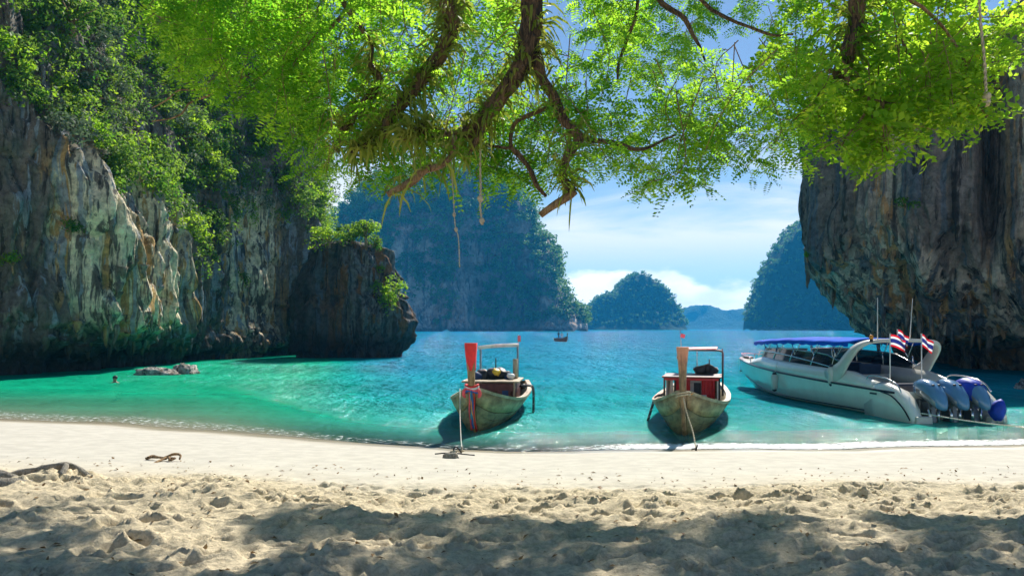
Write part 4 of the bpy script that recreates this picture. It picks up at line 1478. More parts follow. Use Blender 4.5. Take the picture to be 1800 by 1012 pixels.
        for (x, y, z, s, mt) in ((-0.55, 4.8, 1.17, 0.2, 'navy'), (-0.35, 5.0, 1.22, 0.24, 'dark'), (0.02, 5.0, 1.25, 0.27, 'dark'), (0.25, 5.1, 1.25, 0.24, 'dark'), (0.12, 4.8, 1.32, 0.15, 'yellow'), (0.5, 5.0, 1.15, 0.16, 'navy'), (0.62, 4.7, 1.18, 0.13, 'whitep'), (-0.7, 5.0, 1.14, 0.16, 'navy')):
            k += 1
            MB().ball((x, y, z), (s, s * 1.3, s * .8), 12, 8, 0.28, k * 3.1).build('bundle', M[mt], r, True)
        MB().tube([(0.08, 5.0, 1.3), (0.08, 5.0, 1.75)], 0.02, 6).build('exhaust_pipe', M['dark'], r, True)
        # boarding ladder hooked on the side
        lx, ly = 1.14, 5.4
        lad = MB()
        for dy_ in (0, 0.34):
            lad.tube(smooth_path([(lx - 0.3, ly + dy_, 0.82), (lx + 0.02, ly + dy_, 0.84), (lx + 0.16, ly + dy_, 0.7), (lx + 0.17, ly + dy_, -0.1)], 12), 0.03, 7)
        lo = lad.build('ladder', M['dark'], r, True)
        for z in (0.5, 0.25, 0.02):
            MB().tube([(lx + 0.165, ly - .03, z), (lx + 0.165, ly + 0.37, z)], 0.025, 6).build('rung', M['grey'], lo, True)
        MB().ball((0.95, 5.6, 0.8), 0.1, 10, 8, 0.2).build('fender', M['dark'], r, True)
    else:
        MB().box((0.0, 4.2, 1.22), (1.68, 0.05, 0.10)).build('fascia', M['redp'], r)
        MB().box((0.0, 5.0, 1.27), (1.86, 1.8, 0.045)).build('cabin_roof', M['maroon'], r, bevel=0.01)
        MB().box((-0.8, 5.6, 0.9), (0.03, 2.6, 0.66)).build('side_curtain', M['whitep'], r)
        MB().box((0.8, 5.6, 0.9), (0.03, 2.6, 0.66)).build('side_curtain', M['whitep'], r)
        # two red curtains with folds, pale panel between
        for (x0, x1) in ((-0.5, -0.06), (0.30, 0.72)):
            xs_ = np.linspace(x0, x1, 22)
            q = [[(x, 4.5 + 0.03 * math.sin(x * 40), z) for x in xs_] for z in np.linspace(0.5, 1.2, 5)]
            MB().loft(q, closed=False).build('curtain', M['redp'], r, True)
        MB().box((0.12, 4.7, 0.85), (0.40, 0.04, 0.62)).build('panel', M['whitep'], r)
        MB().box((0.16, 4.66, 0.82), (0.22, 0.04, 0.5)).build('bundle', M['dark'], r)
        MB().box((0.1, 4.25, 0.70), (0.72, 0.3, 0.05)).build('bench', M['whitep'], r)
        MB().box((0.1, 4.3, 0.55), (0.66, 0.26, 0.26)).build('bench_box', M['navy'], r)
        MB().box((0.0, 6.9, 0.8), (1.5, 0.04, 0.8)).build('cabin_wall', M['inside'], r)
        for sx in (-0.86, 0.86):
            MB().tube([(sx, 4.22, 0.5), (sx, 4.22, 1.25)], 0.03, 7).build('post', M['dark'], r, True)
        # high awning
        MB().box((0.1, 6.2, 2.10), (1.3, 1.5, 0.05), ry=-0.03).build('awning', M['whitep'], r, bevel=0.01)
        MB().tube(smooth_path([(0.95, 5.6, 0.6), (0.95, 5.6, 1.6), (0.95, 5.6, 1.96), (0.88, 5.6, 2.04), (0.6, 5.6, 2.06), (-0.5, 5.6, 2.06)], 30), 0.03, 7).build('awning_frame', M['dark'], r, True)
        MB().tube([(-0.5, 6.8, 0.6), (-0.5, 6.8, 2.08)], 0.025, 6).build('post', M['dark'], r, True)
        MB().tube([(0.92, 6.8, 0.6), (0.92, 6.8, 2.08)], 0.025, 6).build('post', M['dark'], r, True)
        MB().tube([(0.08, 6.2, 1.3), (0.08, 6.2, 2.08)], 0.014, 6).build('post', M['grey'], r, True)
        MB().tube([(-0.42, 5.7, 2.1), (-0.46, 5.7, 2.72)], 0.012, 6).build('flag_pole', M['grey'], r, True)
        MB().box((-0.37, 5.7, 2.52), (0.14, 0.015, 0.12), ry=.3).build('pennant', M['pink'], r)
        MB().ball((-0.5, 5.6, 1.83), (.07, .07, .09), 10, 8, .1).build('lantern', M['stem'], r, True)
        k = 0
        for (x, y, z, s) in ((0.2, 6.0, 1.4, 0.2), (0.42, 6.1, 1.42, 0.22), (0.62, 6.0, 1.38, 0.18)):
            k += 1
            MB().ball((x, y, z), (s, s, s * .8), 12, 8, 0.35, k * 2.3).build('engine_block', M['dark'], r, True)
        MB().tube([(0.5, 6.0, 1.4), (0.5, 6.0, 1.75)], 0.02, 6).build('exhaust_pipe', M['dark'], r, True)
        # steps let down over the left side
        lad = MB()
        for dy_ in (0, 0.36):
            lad.tube(smooth_path([(-0.86, 3.6 + dy_, 0.74), (-1.08, 3.6 + dy_, 0.7), (-1.2, 3.6 + dy_, 0.4), (-1.36, 3.6 + dy_, -0.12)], 10), 0.028, 7)
        lo = lad.build('ladder', M['dark'], r, True)
        for s in (0.25, 0.5, 0.75):
            q = np.array([-1.08, 3.6, 0.7]) * (1 - s) + np.array([-1.36, 3.6, -0.12]) * s
            MB().tube([q + [0, -.03, 0], q + [0, 0.39, 0]], 0.022, 6).build('rung', M['grey'], lo, True)
        # mooring line turned round the stem
        for dz, rr_ in ((0.0, 0.17), (0.06, 0.165)):
            a = np.linspace(0, 2 * math.pi, 17)[:-1]
            ring = np.stack([rr_ * 1.1 * np.cos(a), -0.04 + rr_ * np.sin(a), 1.05 + dz + 0.05 * np.cos(a + .8)], 1)
            MB().tube(np.vstack([ring, ring[:1]]), 0.022, 6).build('rope_turn', M['rope'], r, True)
        MB().tube(smooth_path([(-0.17, 0.0, 1.08), (-0.3, 0.35, 1.08), (-0.36, 0.6, 1.02)], 6), 0.02, 6).build('rope_end', M['rope'], r, True)
        MB().tube(smooth_path([(0.17, 0.0, 1.08), (0.26, 0.3, 1.1), (0.3, 0.5, 1.06)], 6), 0.02, 6).build('rope_end', M['orange'], r, True)
    # long-tail engine and propeller pole over the stern
    eng = MB().box((0.0, 9.0, 0.95), (0.4, 0.6, 0.35), taper=0.8).build('engine', M['dark'], r, bevel=0.03)
    MB().tube(smooth_path([(0, 9.2, 0.95), (0.05, 10.6, 0.6), (0.1, 12.6, -0.1)], 8), 0.035, 7).build('propeller_shaft', M['grey'], eng, True)
    return r


def place(pt, rz):
    return tuple(map(float, pt)), rz


longtail('longtail_boat', 'wooden longtail boat with a red-wrapped stem and ribbons at the bow', (-0.98, 19.6, 0.03), math.radians(-5.0), 1).scale = (0.91, 0.95, 0.95)
longtail('longtail_boat', 'wooden longtail boat with bare brown stem and red curtained cabin', (4.05, 18.85, 0.03), math.radians(-15.5), 2).scale = (0.89, 0.95, 0.93)

# ------------------------------------------------------------------ speedboat
M['gel'] = plain('white_gelcoat', (0.86, 0.84, 0.75), 0.22, 0, 0.06, 2.0, coat=0.4)
M['gel_c'] = plain('cream_gelcoat', (0.62, 0.60, 0.53), 0.3, 0, 0.1, 2.0, coat=0.3)
M['stripe'] = plain('navy_stripe', (0.012, 0.014, 0.03), 0.3, 0, 0.1)
M['canvas'] = plain('blue_canvas', (0.008, 0.11, 0.62), 0.8, 0, 0.15, 3.0, 0.3, spec=0.05)
M['cover'] = plain('royal_blue_cover', (0.008, 0.045, 0.46), 0.6, 0, 0.25, 4.0, 0.3)
M['cowl'] = plain('blue_cowl', (0.10, 0.24, 0.42), 0.22, 0.0, 0.1, 3.0, coat=0.8)
M['cowl_g'] = plain('grey_cowl', (0.22, 0.24, 0.26), 0.25, 0.2, 0.1, 3.0, coat=0.5)
M['leg'] = plain('outboard_leg', (0.13, 0.15, 0.16), 0.3, 0.4, 0.3, 8.0)
M['chrome'] = plain('stainless', (0.7, 0.71, 0.72), 0.18, 1.0, 0.05)
M['beacon'] = plain('orange_beacon', (0.85, 0.28, 0.02), 0.25, 0, 0.05)
M['cabin_in'] = plain('cabin_upholstery', (0.05, 0.09, 0.17), 0.7, 0, 0.2)
m, t = new_mat('tinted_glass')
p = t.n('ShaderNodeBsdfPrincipled')
p.inputs['Base Color'].default_value = (0.01, 0.015, 0.03, 1)
p.inputs['Roughness'].default_value = 0.06
tr = t.n('ShaderNodeBsdfTransparent')
tr.inputs[0].default_value = (0.35, 0.42, 0.5, 1)
mx = t.n('ShaderNodeMixShader')
mx.inputs[0].default_value = 0.9
t.l(tr.outputs[0], mx.inputs[1])
t.l(p.outputs[0], mx.inputs[2])
out(t, mx.outputs[0])
M['glass'] = m
m, t = new_mat('thai_flag')
uvn = t.n('ShaderNodeTexCoord')
s_ = t.n('ShaderNodeSeparateXYZ')
t.l(uvn.outputs['UV'], s_.inputs[0])
p = t.n('ShaderNodeBsdfPrincipled')
R_, W_, B_ = (0.62, 0.015, 0.03), (0.8, 0.8, 0.8), (0.02, 0.03, 0.20)
t.l(t.ramp(s_.outputs[1], [(0, R_), (1 / 6, W_), (2 / 6, B_), (4 / 6, W_), (5 / 6, R_)], 'CONSTANT'), p.inputs['Base Color'])
p.inputs['Roughness'].default_value = 0.8
tl = t.n('ShaderNodeBsdfTranslucent')
t.l(p.inputs['Base Color'].links[0].from_socket, tl.inputs[0])
mx = t.n('ShaderNodeMixShader')
mx.inputs[0].default_value = 0.55
t.l(p.outputs[0], mx.inputs[1])
t.l(tl.outputs[0], mx.inputs[2])
out(t, mx.outputs[0])
M['flag'] = m

SBR = math.radians(7.4)
sb = empty('speedboat', (12.25, 22.75, 0.0), SBR)
tag(sb, 'white speedboat with blue canvas top and outboard engines, moored stern to beach', 'boat')
L = 13.8


def sb_b(y):
    t_ = y / L
    return 1.42 + 0.12 * min(1, t_ / 0.3) - (1.50 * ((t_ - 0.35) / 0.65) ** 2.3 if t_ > 0.35 else 0)


def sb_g(y):
    return 0.80 + 0.46 * (max(y, 0) / L) ** 1.25


ys_ = np.concatenate([np.linspace(0, 9, 14), np.linspace(9.6, L, 12)])
secs = []
for y in ys_:
    t_ = y / L
    bb, g_ = max(sb_b(y), 0.03), sb_g(y)
    c = bb * (0.90 - 0.45 * max(0, (t_ - 0.5) / 0.5) ** 1.5)
    zc = 0.10 + 0.55 * max(0, (t_ - 0.45) / 0.55) ** 2
    zk = -0.40 + 1.25 * max(0, (t_ - 0.72) / 0.28) ** 2.2
    half = [(0, zk), (c * 0.5, zk + (zc - zk) * 0.5), (c, zc), (c + (bb - c) * 0.35 + 0.02, zc + (g_ - zc) * 0.35), (c + (bb - c) * 0.7 + 0.025, zc + (g_ - zc) * 0.7), (bb, g_)]
    yo = y
    secs.append([(-x, yo, z) for x, z in half[::-1]] + [(x, yo, z) for x, z in half[1:]])
hb = MB().loft(secs, closed=False)
hb.add(np.array(secs[0]), [tuple(range(len(secs[0])))])
hull = hb.build('hull', M['gel'], sb, True)
for a_, nm in ((-1, 'rub_rail'), (1, 'rub_rail')):
    MB().tube([(a_ * (sb_b(y) + 0.01), y, sb_g(y) - 0.02) for y in ys_], 0.032, 7).build(nm, M['stripe'], hull, True)
for a_ in (0, -1):
    pts = []
    for s in secs[:-3]:
        q, q2 = np.array(s[2 if a_ == 0 else -3]), np.array(s[3 if a_ == 0 else -4])
        pts.append(q2 * 0.9 + q * 0.1 + np.array([-0.012 if a_ == 0 else 0.012, 0, 0]))
    MB().tube(pts, 0.022, 6).build('waterline_stripe', M['stripe'], hull, True)
# deck
dk = [[(-sb_b(y), y, sb_g(y)), (0, y, sb_g(y) + 0.05), (sb_b(y), y, sb_g(y))] for y in ys_ if y > 8.8]
MB().loft(dk, closed=False).build('foredeck', M['gel'], sb, True)
dk = [[(-1.2, y, 0.45), (1.2, y, 0.45)] for y in (0.1, 4, 9)]
MB().loft(dk, closed=False).build('cockpit_sole', M['gel_c'], sb)
# coaming: white band above the gunwale, leaning in
CY = np.linspace(0.9, 11.2, 22)


def coam(y):
    return 0.40 * (1 - max(0, (y - 9.0) / 2.2) ** 1.5) * min(1, 0.35 + max(0, y - 0.9) / 2.2)


for sd in (-1, 1):
    q = []
    for y in CY:
        b0, g_ = sb_b(y), sb_g(y)
        h_ = max(coam(y), 0.01)
        q.append([(sd * (b0 - 0.01), y, g_ + 0.005), (sd * (b0 - 0.06), y, g_ + h_ * 0.5), (sd * (b0 - 0.16), y, g_ + h_), (sd * (b0 - 0.28), y, g_ + h_ + 0.01), (sd * (b0 - 0.3), y, g_ - 0.2)])
    MB().loft(q).build('coaming', M['gel'], sb, True)
    # side glass in panes between stanchions
    yb = [3.2, 4.9, 6.5, 8.0, 9.3]
    for k in range(4):
        y0, y1 = yb[k] + 0.03, yb[k + 1] - 0.03
        qq = []
        for y in np.linspace(y0, y1, 4):
            b0, z0 = sb_b(y) - 0.20, sb_g(y) + coam(y)
            hgt = 0.44 * min(1, max(0.25, (y - 2.4) / 1.8)) * (1 - 0.25 * max(0, (y - 7.5) / 1.8))
            qq.append([(sd * b0, y, z0), (sd * (b0 - 0.10), y - 0.1, z0 + hgt)])
        MB().loft(qq, closed=False).build('window', M['glass'], sb, True)
    top = []
    for y in np.linspace(2.9, 9.3, 12):
        b0, z0 = sb_b(y) - 0.20, sb_g(y) + coam(y)
        hgt = 0.44 * min(1, max(0.25, (y - 2.4) / 1.8)) * (1 - 0.25 * max(0, (y - 7.5) / 1.8))
        top.append((sd * (b0 - 0.10), y - 0.1, z0 + hgt + 0.015))
    MB().tube(top, 0.022, 6).build('window_rail', M['chrome'], sb, True)
    for k in range(5):
        y = yb[k]
        b0, z0 = sb_b(y) - 0.19, sb_g(y) + coam(y)
        MB().tube([(sd * b0, y, z0), (sd * (b0 - 0.10), y - 0.1, z0 + 0.42)], 0.022, 6).build('stanchion', M['chrome'], sb, True)
    # hand rail and canopy struts
    MB().tube(smooth_path([(sd * (sb_b(2.9) - .06), 2.9, 1.30), (sd * (sb_b(6) - .08), 6.0, 1.60), (sd * (sb_b(9) - .1), 9.0, 1.72), (sd * (sb_b(9.6) - .1), 9.6, 1.5)], 16), 0.018, 6).build('hand_rail', M['chrome'], sb, True)
    for y in (3.4, 4.8, 6.2, 7.6, 9.0):
        for dy_ in (-0.38, 0.38):
            b0 = sb_b(y) - 0.26
            MB().tube([(sd * b0, y, 1.66), (sd * (b0 - 0.06), y + dy_, 2.14)], 0.016, 5).build('canopy_strut', M['chrome'], sb, True)
# windscreen
qs = []
for s in np.linspace(-1, 1, 9):
    qs.append([(s * (sb_b(9.8) - 0.25), 10.5 - 0.75 * s * s, sb_g(10) + 0.30), (s * (sb_b(9.6) - 0.36), 9.8 - 0.6 * s * s, sb_g(10) + 0.70)])
MB().loft(qs, closed=False).build('windscreen', M['glass'], sb, True)
# canvas top with sag between the bows
cq = []
for y in np.linspace(2.5, 9.9, 30):
    wv = 1.36 if y < 8 else 1.36 - 0.12 * (y - 8)
    zt = 2.27 - 0.045 * max(0, y - 6.5) ** 1.2 * 0.6 + 0.025 * abs(math.sin((y - 3.4) / 1.4 * math.pi))
    row = []
    for s in np.linspace(-1, 1, 13):
        row.append((s * wv, y, zt - 0.10 * s ** 4 - 0.03 * s * s))
    cq.append(row)
can = MB().loft(cq, closed=False).build('canvas_top', M['canvas'], sb, True)
so = can.modifiers.new('thick', 'SOLIDIFY')
so.thickness = 0.03
for sd in (-1, 1):
    q = [[(sd * 1.36 if y < 8 else sd * (1.36 - 0.12 * (y - 8)), y, 2.15 - 0.045 * max(0, y - 6.5) ** 1.2 * 0.6), (sd * 1.375 if y < 8 else sd * (1.375 - 0.12 * (y - 8)), y, 2.04 - 0.045 * max(0, y - 6.5) ** 1.2 * 0.6 + 0.03 * math.sin(y * 9))] for y in np.linspace(2.5, 9.9, 40)]
    MB().loft(q, closed=False).build('valance', M['canvas'], can, True)
# radar arch: swept legs and a cross beam with rounded corners
arch = MB()
prof_a = [(-1.44, 3.6, 0.90, 0.95), (-1.44, 2.9, 1.25, 0.70), (-1.42, 2.5, 1.62, 0.55), (-1.36, 2.15, 1.94, 0.46), (-1.2, 1.95, 2.12, 0.42), (-0.9, 1.9, 2.20, 0.40), (0, 1.88, 2.23, 0.40), (0.9, 1.9, 2.20, 0.40), (1.2, 1.95, 2.12, 0.42), (1.36, 2.15, 1.94, 0.46), (1.42, 2.5, 1.62, 0.55), (1.44, 2.9, 1.25, 0.70), (1.44, 3.6, 0.90, 0.95)]
PA = smooth_path(prof_a, 44)
ts_ = np.gradient(PA[:, :3], axis=0)
ts_ /= np.linalg.norm(ts_, axis=1)[:, None]
sc_ = []
for q, tt1 in zip(PA, ts_):
    nrm_ = np.cross(tt1, [0, 1, 0])
    nrm_ /= np.linalg.norm(nrm_) + 1e-9
    wv = q[3] / 2 * 0.8
    fw = np.cross(nrm_, tt1)
    fw = fw / np.linalg.norm(fw)
    cpt = q[:3]
    th = 0.055
    sc_.append([cpt + fw * wv, cpt + fw * wv * .8 + nrm_ * th, cpt - fw * wv * .8 + nrm_ * th, cpt - fw * wv, cpt - fw * wv * .8 - nrm_ * th, cpt + fw * wv * .8 - nrm_ * th])
arch.loft(sc_)
arch_o = arch.build('radar_arch', M['gel_c'], sb, True)
# inner bulkhead, seats seen through the arch
MB().box((0, 4.2, 0.75), (2.3, 0.08, 0.6)).build('bulkhead', M['gel_c'], sb)
for y in (5.0, 6.2, 7.4):
    for sd in (-1, 1):
        st_ = MB().box((sd * 0.75, y, 0.72), (0.8, 0.42, 0.22)).build('seat', M['cabin_in'], sb, bevel=0.04)
        MB().box((sd * 0.75, y - 0.22, 1.08), (0.8, 0.12, 0.6), rx=0.12).build('backrest', M['cabin_in'], st_, bevel=0.04)
MB().box((0.0, 1.35, 0.78), (2.5, 0.5, 0.35)).build('stern_seat', M['stripe'], sb, bevel=0.05)
# curved stern quarters beside the outboards
for sd in (-1, 1):
    q = []
    for y, zt, wd in ((1.6, 0.70, 0.26), (1.0, 0.98, 0.34), (0.5, 0.97, 0.40), (0.0, 0.84, 0.42), (-0.35, 0.62, 0.40), (-0.62, 0.38, 0.34), (-0.8, 0.16, 0.28)):
        xo = sb_b(max(y, 0)) - 0.01 * (y < 0) - 0.09 * max(0, y - 0.6)
        q.append([(sd * xo * 0.97, y, -0.25), (sd * (xo + 0.01), y, zt * 0.55), (sd * xo, y, zt), (sd * (xo - wd * 0.5), y, zt + 0.05), (sd * (xo - wd), y, zt - 0.03), (sd * (xo - wd), y, -0.25)])
    MB().loft(q).build('stern_quarter', M['gel'], sb, True)
    q = smooth_path([(sd * 1.30, 1.6, 0.98), (sd * 1.32, 1.4, 1.18), (sd * 1.34, 0.6, 1.16), (sd * 1.36, 0.0, 1.02), (sd * 1.38, -0.25, 0.80)], 16)
    MB().tube(q, 0.022, 6).build('grab_rail', M['chrome'], sb, True)
    MB().tube(smooth_path([(sd * 1.455, 0.6, 0.76), (sd * 1.455, 0.1, 0.68), (sd * 1.45, -0.4, 0.40), (sd * 1.44, -0.72, 0.08)], 10), 0.02, 6).build('quarter_stripe', M['stripe'], sb, True)
MB().box((-1.12, -0.78, 0.02), (0.5, 0.28, 0.34), taper=0.9).build('trim_step', M['gel_c'], sb, bevel=0.03)
MB().box((1.12, -0.78, 0.0), (0.5, 0.28, 0.3), taper=0.9).build('trim_step', M['gel_c'], sb, bevel=0.03)
MB().box((0, 0.02, 0.3), (2.1, 0.1, 0.6)).build('transom', M['gel_c'], sb)


def outboard(x, covered):
    o_ = MB()
    s2 = []
    # cowl: sections from the front of the engine (towards the boat) to its rounded back, leaning aft
    for y, zc, hw, hh_ in ((0.34, 0.90, 0.10, 0.10), (0.26, 0.92, 0.20, 0.21), (0.05, 0.92, 0.255, 0.27), (-0.25, 0.86, 0.26, 0.29), (-0.50, 0.74, 0.235, 0.28), (-0.70, 0.60, 0.19, 0.23), (-0.82, 0.50, 0.11, 0.14), (-0.86, 0.46, 0.03, 0.04)):
        a = np.arange(14) * 2 * math.pi / 14
        s2.append(np.stack([x + hw * np.sign(np.cos(a)) * np.abs(np.cos(a)) ** 0.75, y - 0.25 + 0 * a, zc + hh_ * np.sign(np.sin(a)) * np.abs(np.sin(a)) ** 0.8], 1))
    cw = o_.loft(s2).build('outboard_engine', M['cowl'], sb, True)
    s3 = [np.array(s) * 1 for s in s2[2:6]]
    lo = []
    for s in s3:
        c_ = s.mean(0)
        q = c_ + (s - c_) * 1.025
        q[:, 2] = np.minimum(q[:, 2], c_[2] + 0.02)
        lo.append(q)
    MB().loft(lo).build('lower_cowl', M['cowl_g'], cw, True)
    for sx in (-0.09, 0.09):
        MB().ball((x + sx, -0.72, 1.04), (0.045, 0.05, 0.025), 8, 6).build('vent', M['dark'], cw, True)
    MB().box((x, -0.42, 0.26), (0.24, 0.42, 0.62), rx=-0.12, taper=0.85).build('midsection', M['leg'], cw, bevel=0.05)
    MB().box((x, -0.52, -0.2), (0.09, 0.34, 0.6), rx=-0.12).build('gearcase', M['leg'], cw, bevel=0.03)
    MB().tube([(x - 0.13, -0.62, 0.36), (x - 0.13, -0.66, 0.02)], 0.05, 8).build('trim_ram', M['chrome'], cw, True)
    MB().tube([(x + 0.13, -0.62, 0.36), (x + 0.13, -0.66, 0.02)], 0.045, 8).build('trim_ram', M['chrome'], cw, True)
    MB().box((x, -0.16, 0.38), (0.34, 0.16, 0.46)).build('bracket', M['leg'], cw, bevel=0.03)
    if covered:
        s4 = []
        for k, s in enumerate(s2[0:5]):
            c_ = s.mean(0)
            q = c_ + (s - c_) * (1.07 + 0.04 * np.sin(np.arange(14) * 2.3 + k))[:, None]
            q[:, 2] = np.maximum(q[:, 2], c_[2] - 0.18)
            s4.append(q)
        MB().loft(s4).build('engine_cover', M['cover'], cw, True)


outboard(-0.66, False)
outboard(-0.02, False)
outboard(0.62, True)
MB().ball((1.05, -0.92, 0.34), (0.2, 0.22, 0.3), 14, 10, 0.25, 3.0).build('folded_cover', M['cover'], sb, True)
lad = MB()
for x in (0.98, 1.18):
    lad.tube([(x, -0.95, 0.45), (x, -1.0, -0.25)], 0.018, 6)
lo = lad.build('swim_ladder', M['chrome'], sb, True)
for z in (0.1, -0.08):
    MB().tube([(0.97, -0.98, z), (1.19, -0.98, z)], 0.015, 6).build('rung', M['chrome'], lo, True)
# fenders
for (x, y, z) in ((-1.60, 7.1, 0.62), (-1.47, 3.3, 1.08)):
    fe = MB()
    s2 = []
    for k, (dz, rr_) in enumerate(((-0.3, 0.04), (-0.26, 0.10), (-0.18, 0.125), (0.18, 0.125), (0.26, 0.10), (0.3, 0.04))):
        a = np.arange(12) * 2 * math.pi / 12
        s2.append(np.stack([x + rr_ * np.cos(a), y + rr_ * np.sin(a), z + dz + 0 * a], 1))
    fo_ = fe.loft(s2).build('fender', M['gel_c'], sb, True)
    for dz in (-0.29, 0.29):
        MB().ball((x, y, z + dz), (0.085, 0.085, 0.075), 10, 7).build('fender_cap', M['stripe'], fo_, True)
    MB().tube([(x, y, z + 0.3), (x + 0.12, y, z + 0.72)], 0.012, 5).build('lanyard', M['rope_w'], fo_, True)
# bow rail
br = MB()
br.tube(smooth_path([(-0.95, 10.6, 1.18), (-0.9, 10.9, 1.42), (-0.45, 12.6, 1.46), (0, 13.5, 1.48), (0.45, 12.6, 1.46), (0.9, 10.9, 1.42), (0.95, 10.6, 1.18)], 30), 0.02, 6)
bro = br.build('bow_rail', M['chrome'], sb, True)
for (x, y) in ((-0.6, 12.2), (0.6, 12.2), (0.0, 13.48), (-0.3, 13.0), (0.3, 13.0)):
    MB().tube([(x, y, sb_g(y)), (x, y, 1.46)], 0.015, 5).build('rail_post', M['chrome'], bro, True)
MB().box((0, 13.0, 1.30), (0.25, 0.5, 0.1)).build('anchor_roller', M['dark'], sb, bevel=0.02)
MB().box((-1.455, 1.0, 0.68), (0.012, 0.34, 0.05)).build('name_plate', M['stripe'], sb)
MB().box((-1.565, 10.2, 0.86), (0.01, 0.2, 0.05)).build('hull_vent', M['dark'], sb)
# antennas, beacon, flags
for (x, y, z0, z1, dx) in ((-0.75, 1.9, 2.2, 3.55, 0.0), (0.35, 1.95, 2.2, 3.52, 0.1)):
    MB().tube([(x, y, z0), (x + dx, y, z1)], np.array([0.016, 0.008]), 6).build('antenna', M['whitep'], sb, True)
bc = MB().tube([(-1.05, 1.75, 2.18), (-1.05, 1.75, 2.27)], 0.05, 10).build('beacon_base', M['dark'], sb, True)
MB().ball((-1.05, 1.75, 2.33), (0.065, 0.065, 0.08), 12, 9).build('beacon_lens', M['beacon'], bc, True)


def flag(x, y, z0, z1, w_, h_, droop, ang, seed):
    po = MB().tube([(x, y, z0), (x, y, z1)], 0.018, 7).build('flag_pole', M['whitep'], sb, True)
    nu_, nv_ = 18, 12
    u_ = np.linspace(0, 1, nu_)
    v_ = np.linspace(0, 1, nv_)
    Uq, Vq = np.meshgrid(u_, v_, indexing='ij')
    xo = x + 0.02 + w_ * Uq * math.cos(ang) * (1 - 0.1 * Uq)
    yo = y + w_ * Uq * math.sin(ang) + 0.05 * np.sin(Uq * 7 + Vq * 2 + seed) * (0.3 + Uq)
    zo = z1 - 0.03 - h_ * (1 - Vq) - droop * Uq ** 1.3 + 0.02 * np.sin(Uq * 6 + seed)
    mesh_obj('flag', np.stack([xo, yo, zo], -1).reshape(-1, 3), grid_faces(nu_, nv_), M['flag'], po, True, uv=np.stack([Uq, Vq], -1).reshape(-1, 2))


flag(-0.98, 0.9, 0.9, 2.45, 0.50, 0.36, 0.18, -0.15, 0.0)
flag(-0.22, 1.7, 2.2, 2.58, 0.32, 0.36, 0.22, -0.4, 1.0)
flag(0.06, 0.95, 0.9, 2.45, 0.30, 0.36, 0.24, -0.35, 2.0)

# ------------------------------------------------------------------ lines, anchors and things on the sand
def gz(x, y, d=0.0):
    return (x, y, ground_z(x, y) + d)


rope('mooring_rope', [(-1.27, 19.45, 1.12), (-1.20, 18.4, 0.62), (-1.10, 17.2, 0.2), gz(-1.02, 16.3, 0.03), gz(-1.06, 15.9, 0.02)], 0.012, M['rope_w'], 'pale mooring rope from the red-topped boat to the anchor on the sand', 30)
rope('mooring_rope', [(3.98, 18.5, 1.0), (4.0, 18.2, 0.65), (4.02, 17.7, 0.3), gz(3.95, 17.1, 0.02), gz(3.9, 16.8, 0.02)], 0.016, M['rope'], 'doubled mooring rope running from the brown stem to the water edge', 30)
rope('mooring_rope', [(11.2, 21.85, 0.28), (11.7, 20.2, 0.24), (12.3, 18.6, 0.26), (12.8, 17.0, 0.3), gz(13.2, 15.5, 0.05), gz(13.4, 14.5, 0.03)], 0.018, M['rope_w'], 'white stern line running from the speedboat towards the right shore', 30)

an = empty('anchor', gz(-1.05, 14.75))
tag(an, 'small iron anchor half buried in a sand heap below the red-topped boat', 'anchor')
MB().tube(smooth_path([(-0.38, 0.02, 0.07), (-0.1, 0.0, 0.09), (0.36, 0.0, 0.05)], 8), 0.013, 7).build('stock', M['dark'], an, True)
MB().tube(smooth_path([(-0.02, -0.02, 0.0), (-0.03, 0.0, 0.16), (0.02, 0.03, 0.2), (0.1, 0.08, 0.1)], 8), 0.016, 7).build('shank', M['dark'], an, True)
MB().ball((-0.07, -0.05, 0.02), (0.15, 0.12, 0.11), 14, 9, 0.3, 2.0).build('stone_weight', M['driftwood'], an, True)
MB().ball((-0.05, -0.02, 0.09), (0.07, 0.05, 0.05), 12, 8, 0.35, 5.0).build('rope_bundle', M['rope'], an, True)
mt_ = empty('mooring_peg', gz(-1.03, 15.9))
tag(mt_, 'short wooden peg with a loop of rope at the water edge', 'peg')
MB().tube([(0, 0, -0.05), (0.03, 0.0, 0.13)], 0.022, 7).build('stake', M['driftwood'], mt_, True)
MB().tube(smooth_path([(-0.1, 0.02, 0.02), (-0.03, -0.06, 0.07), (0.07, 0.0, 0.05), (0.0, 0.07, 0.03), (-0.08, 0.03, 0.05)], 12), 0.016, 6).build('rope_loop', M['rope'], mt_, True)
mt_ = empty('mooring_peg', gz(3.85, 16.75))
tag(mt_, 'dark forked stick in the foam below the bare-stemmed boat', 'peg')
MB().tube([(0, 0, -0.05), (0.05, 0.0, 0.12)], 0.018, 6).build('stake', M['dark'], mt_, True)
MB().tube([(0.02, 0, 0.05), (-0.08, 0.0, 0.02)], 0.014, 6).build('branch_stub', M['dark'], mt_, True)

# gnarled root breaking out of the sand at the left
ro = empty('tree_root', gz(-5.8, 10.2))
tag(ro, 'weathered grey tree root breaking out of a sand bank at the left', 'root')
ob = np.array(ro.location)


def rp(x, y, d):
    return np.array(gz(x, y, d)) - ob


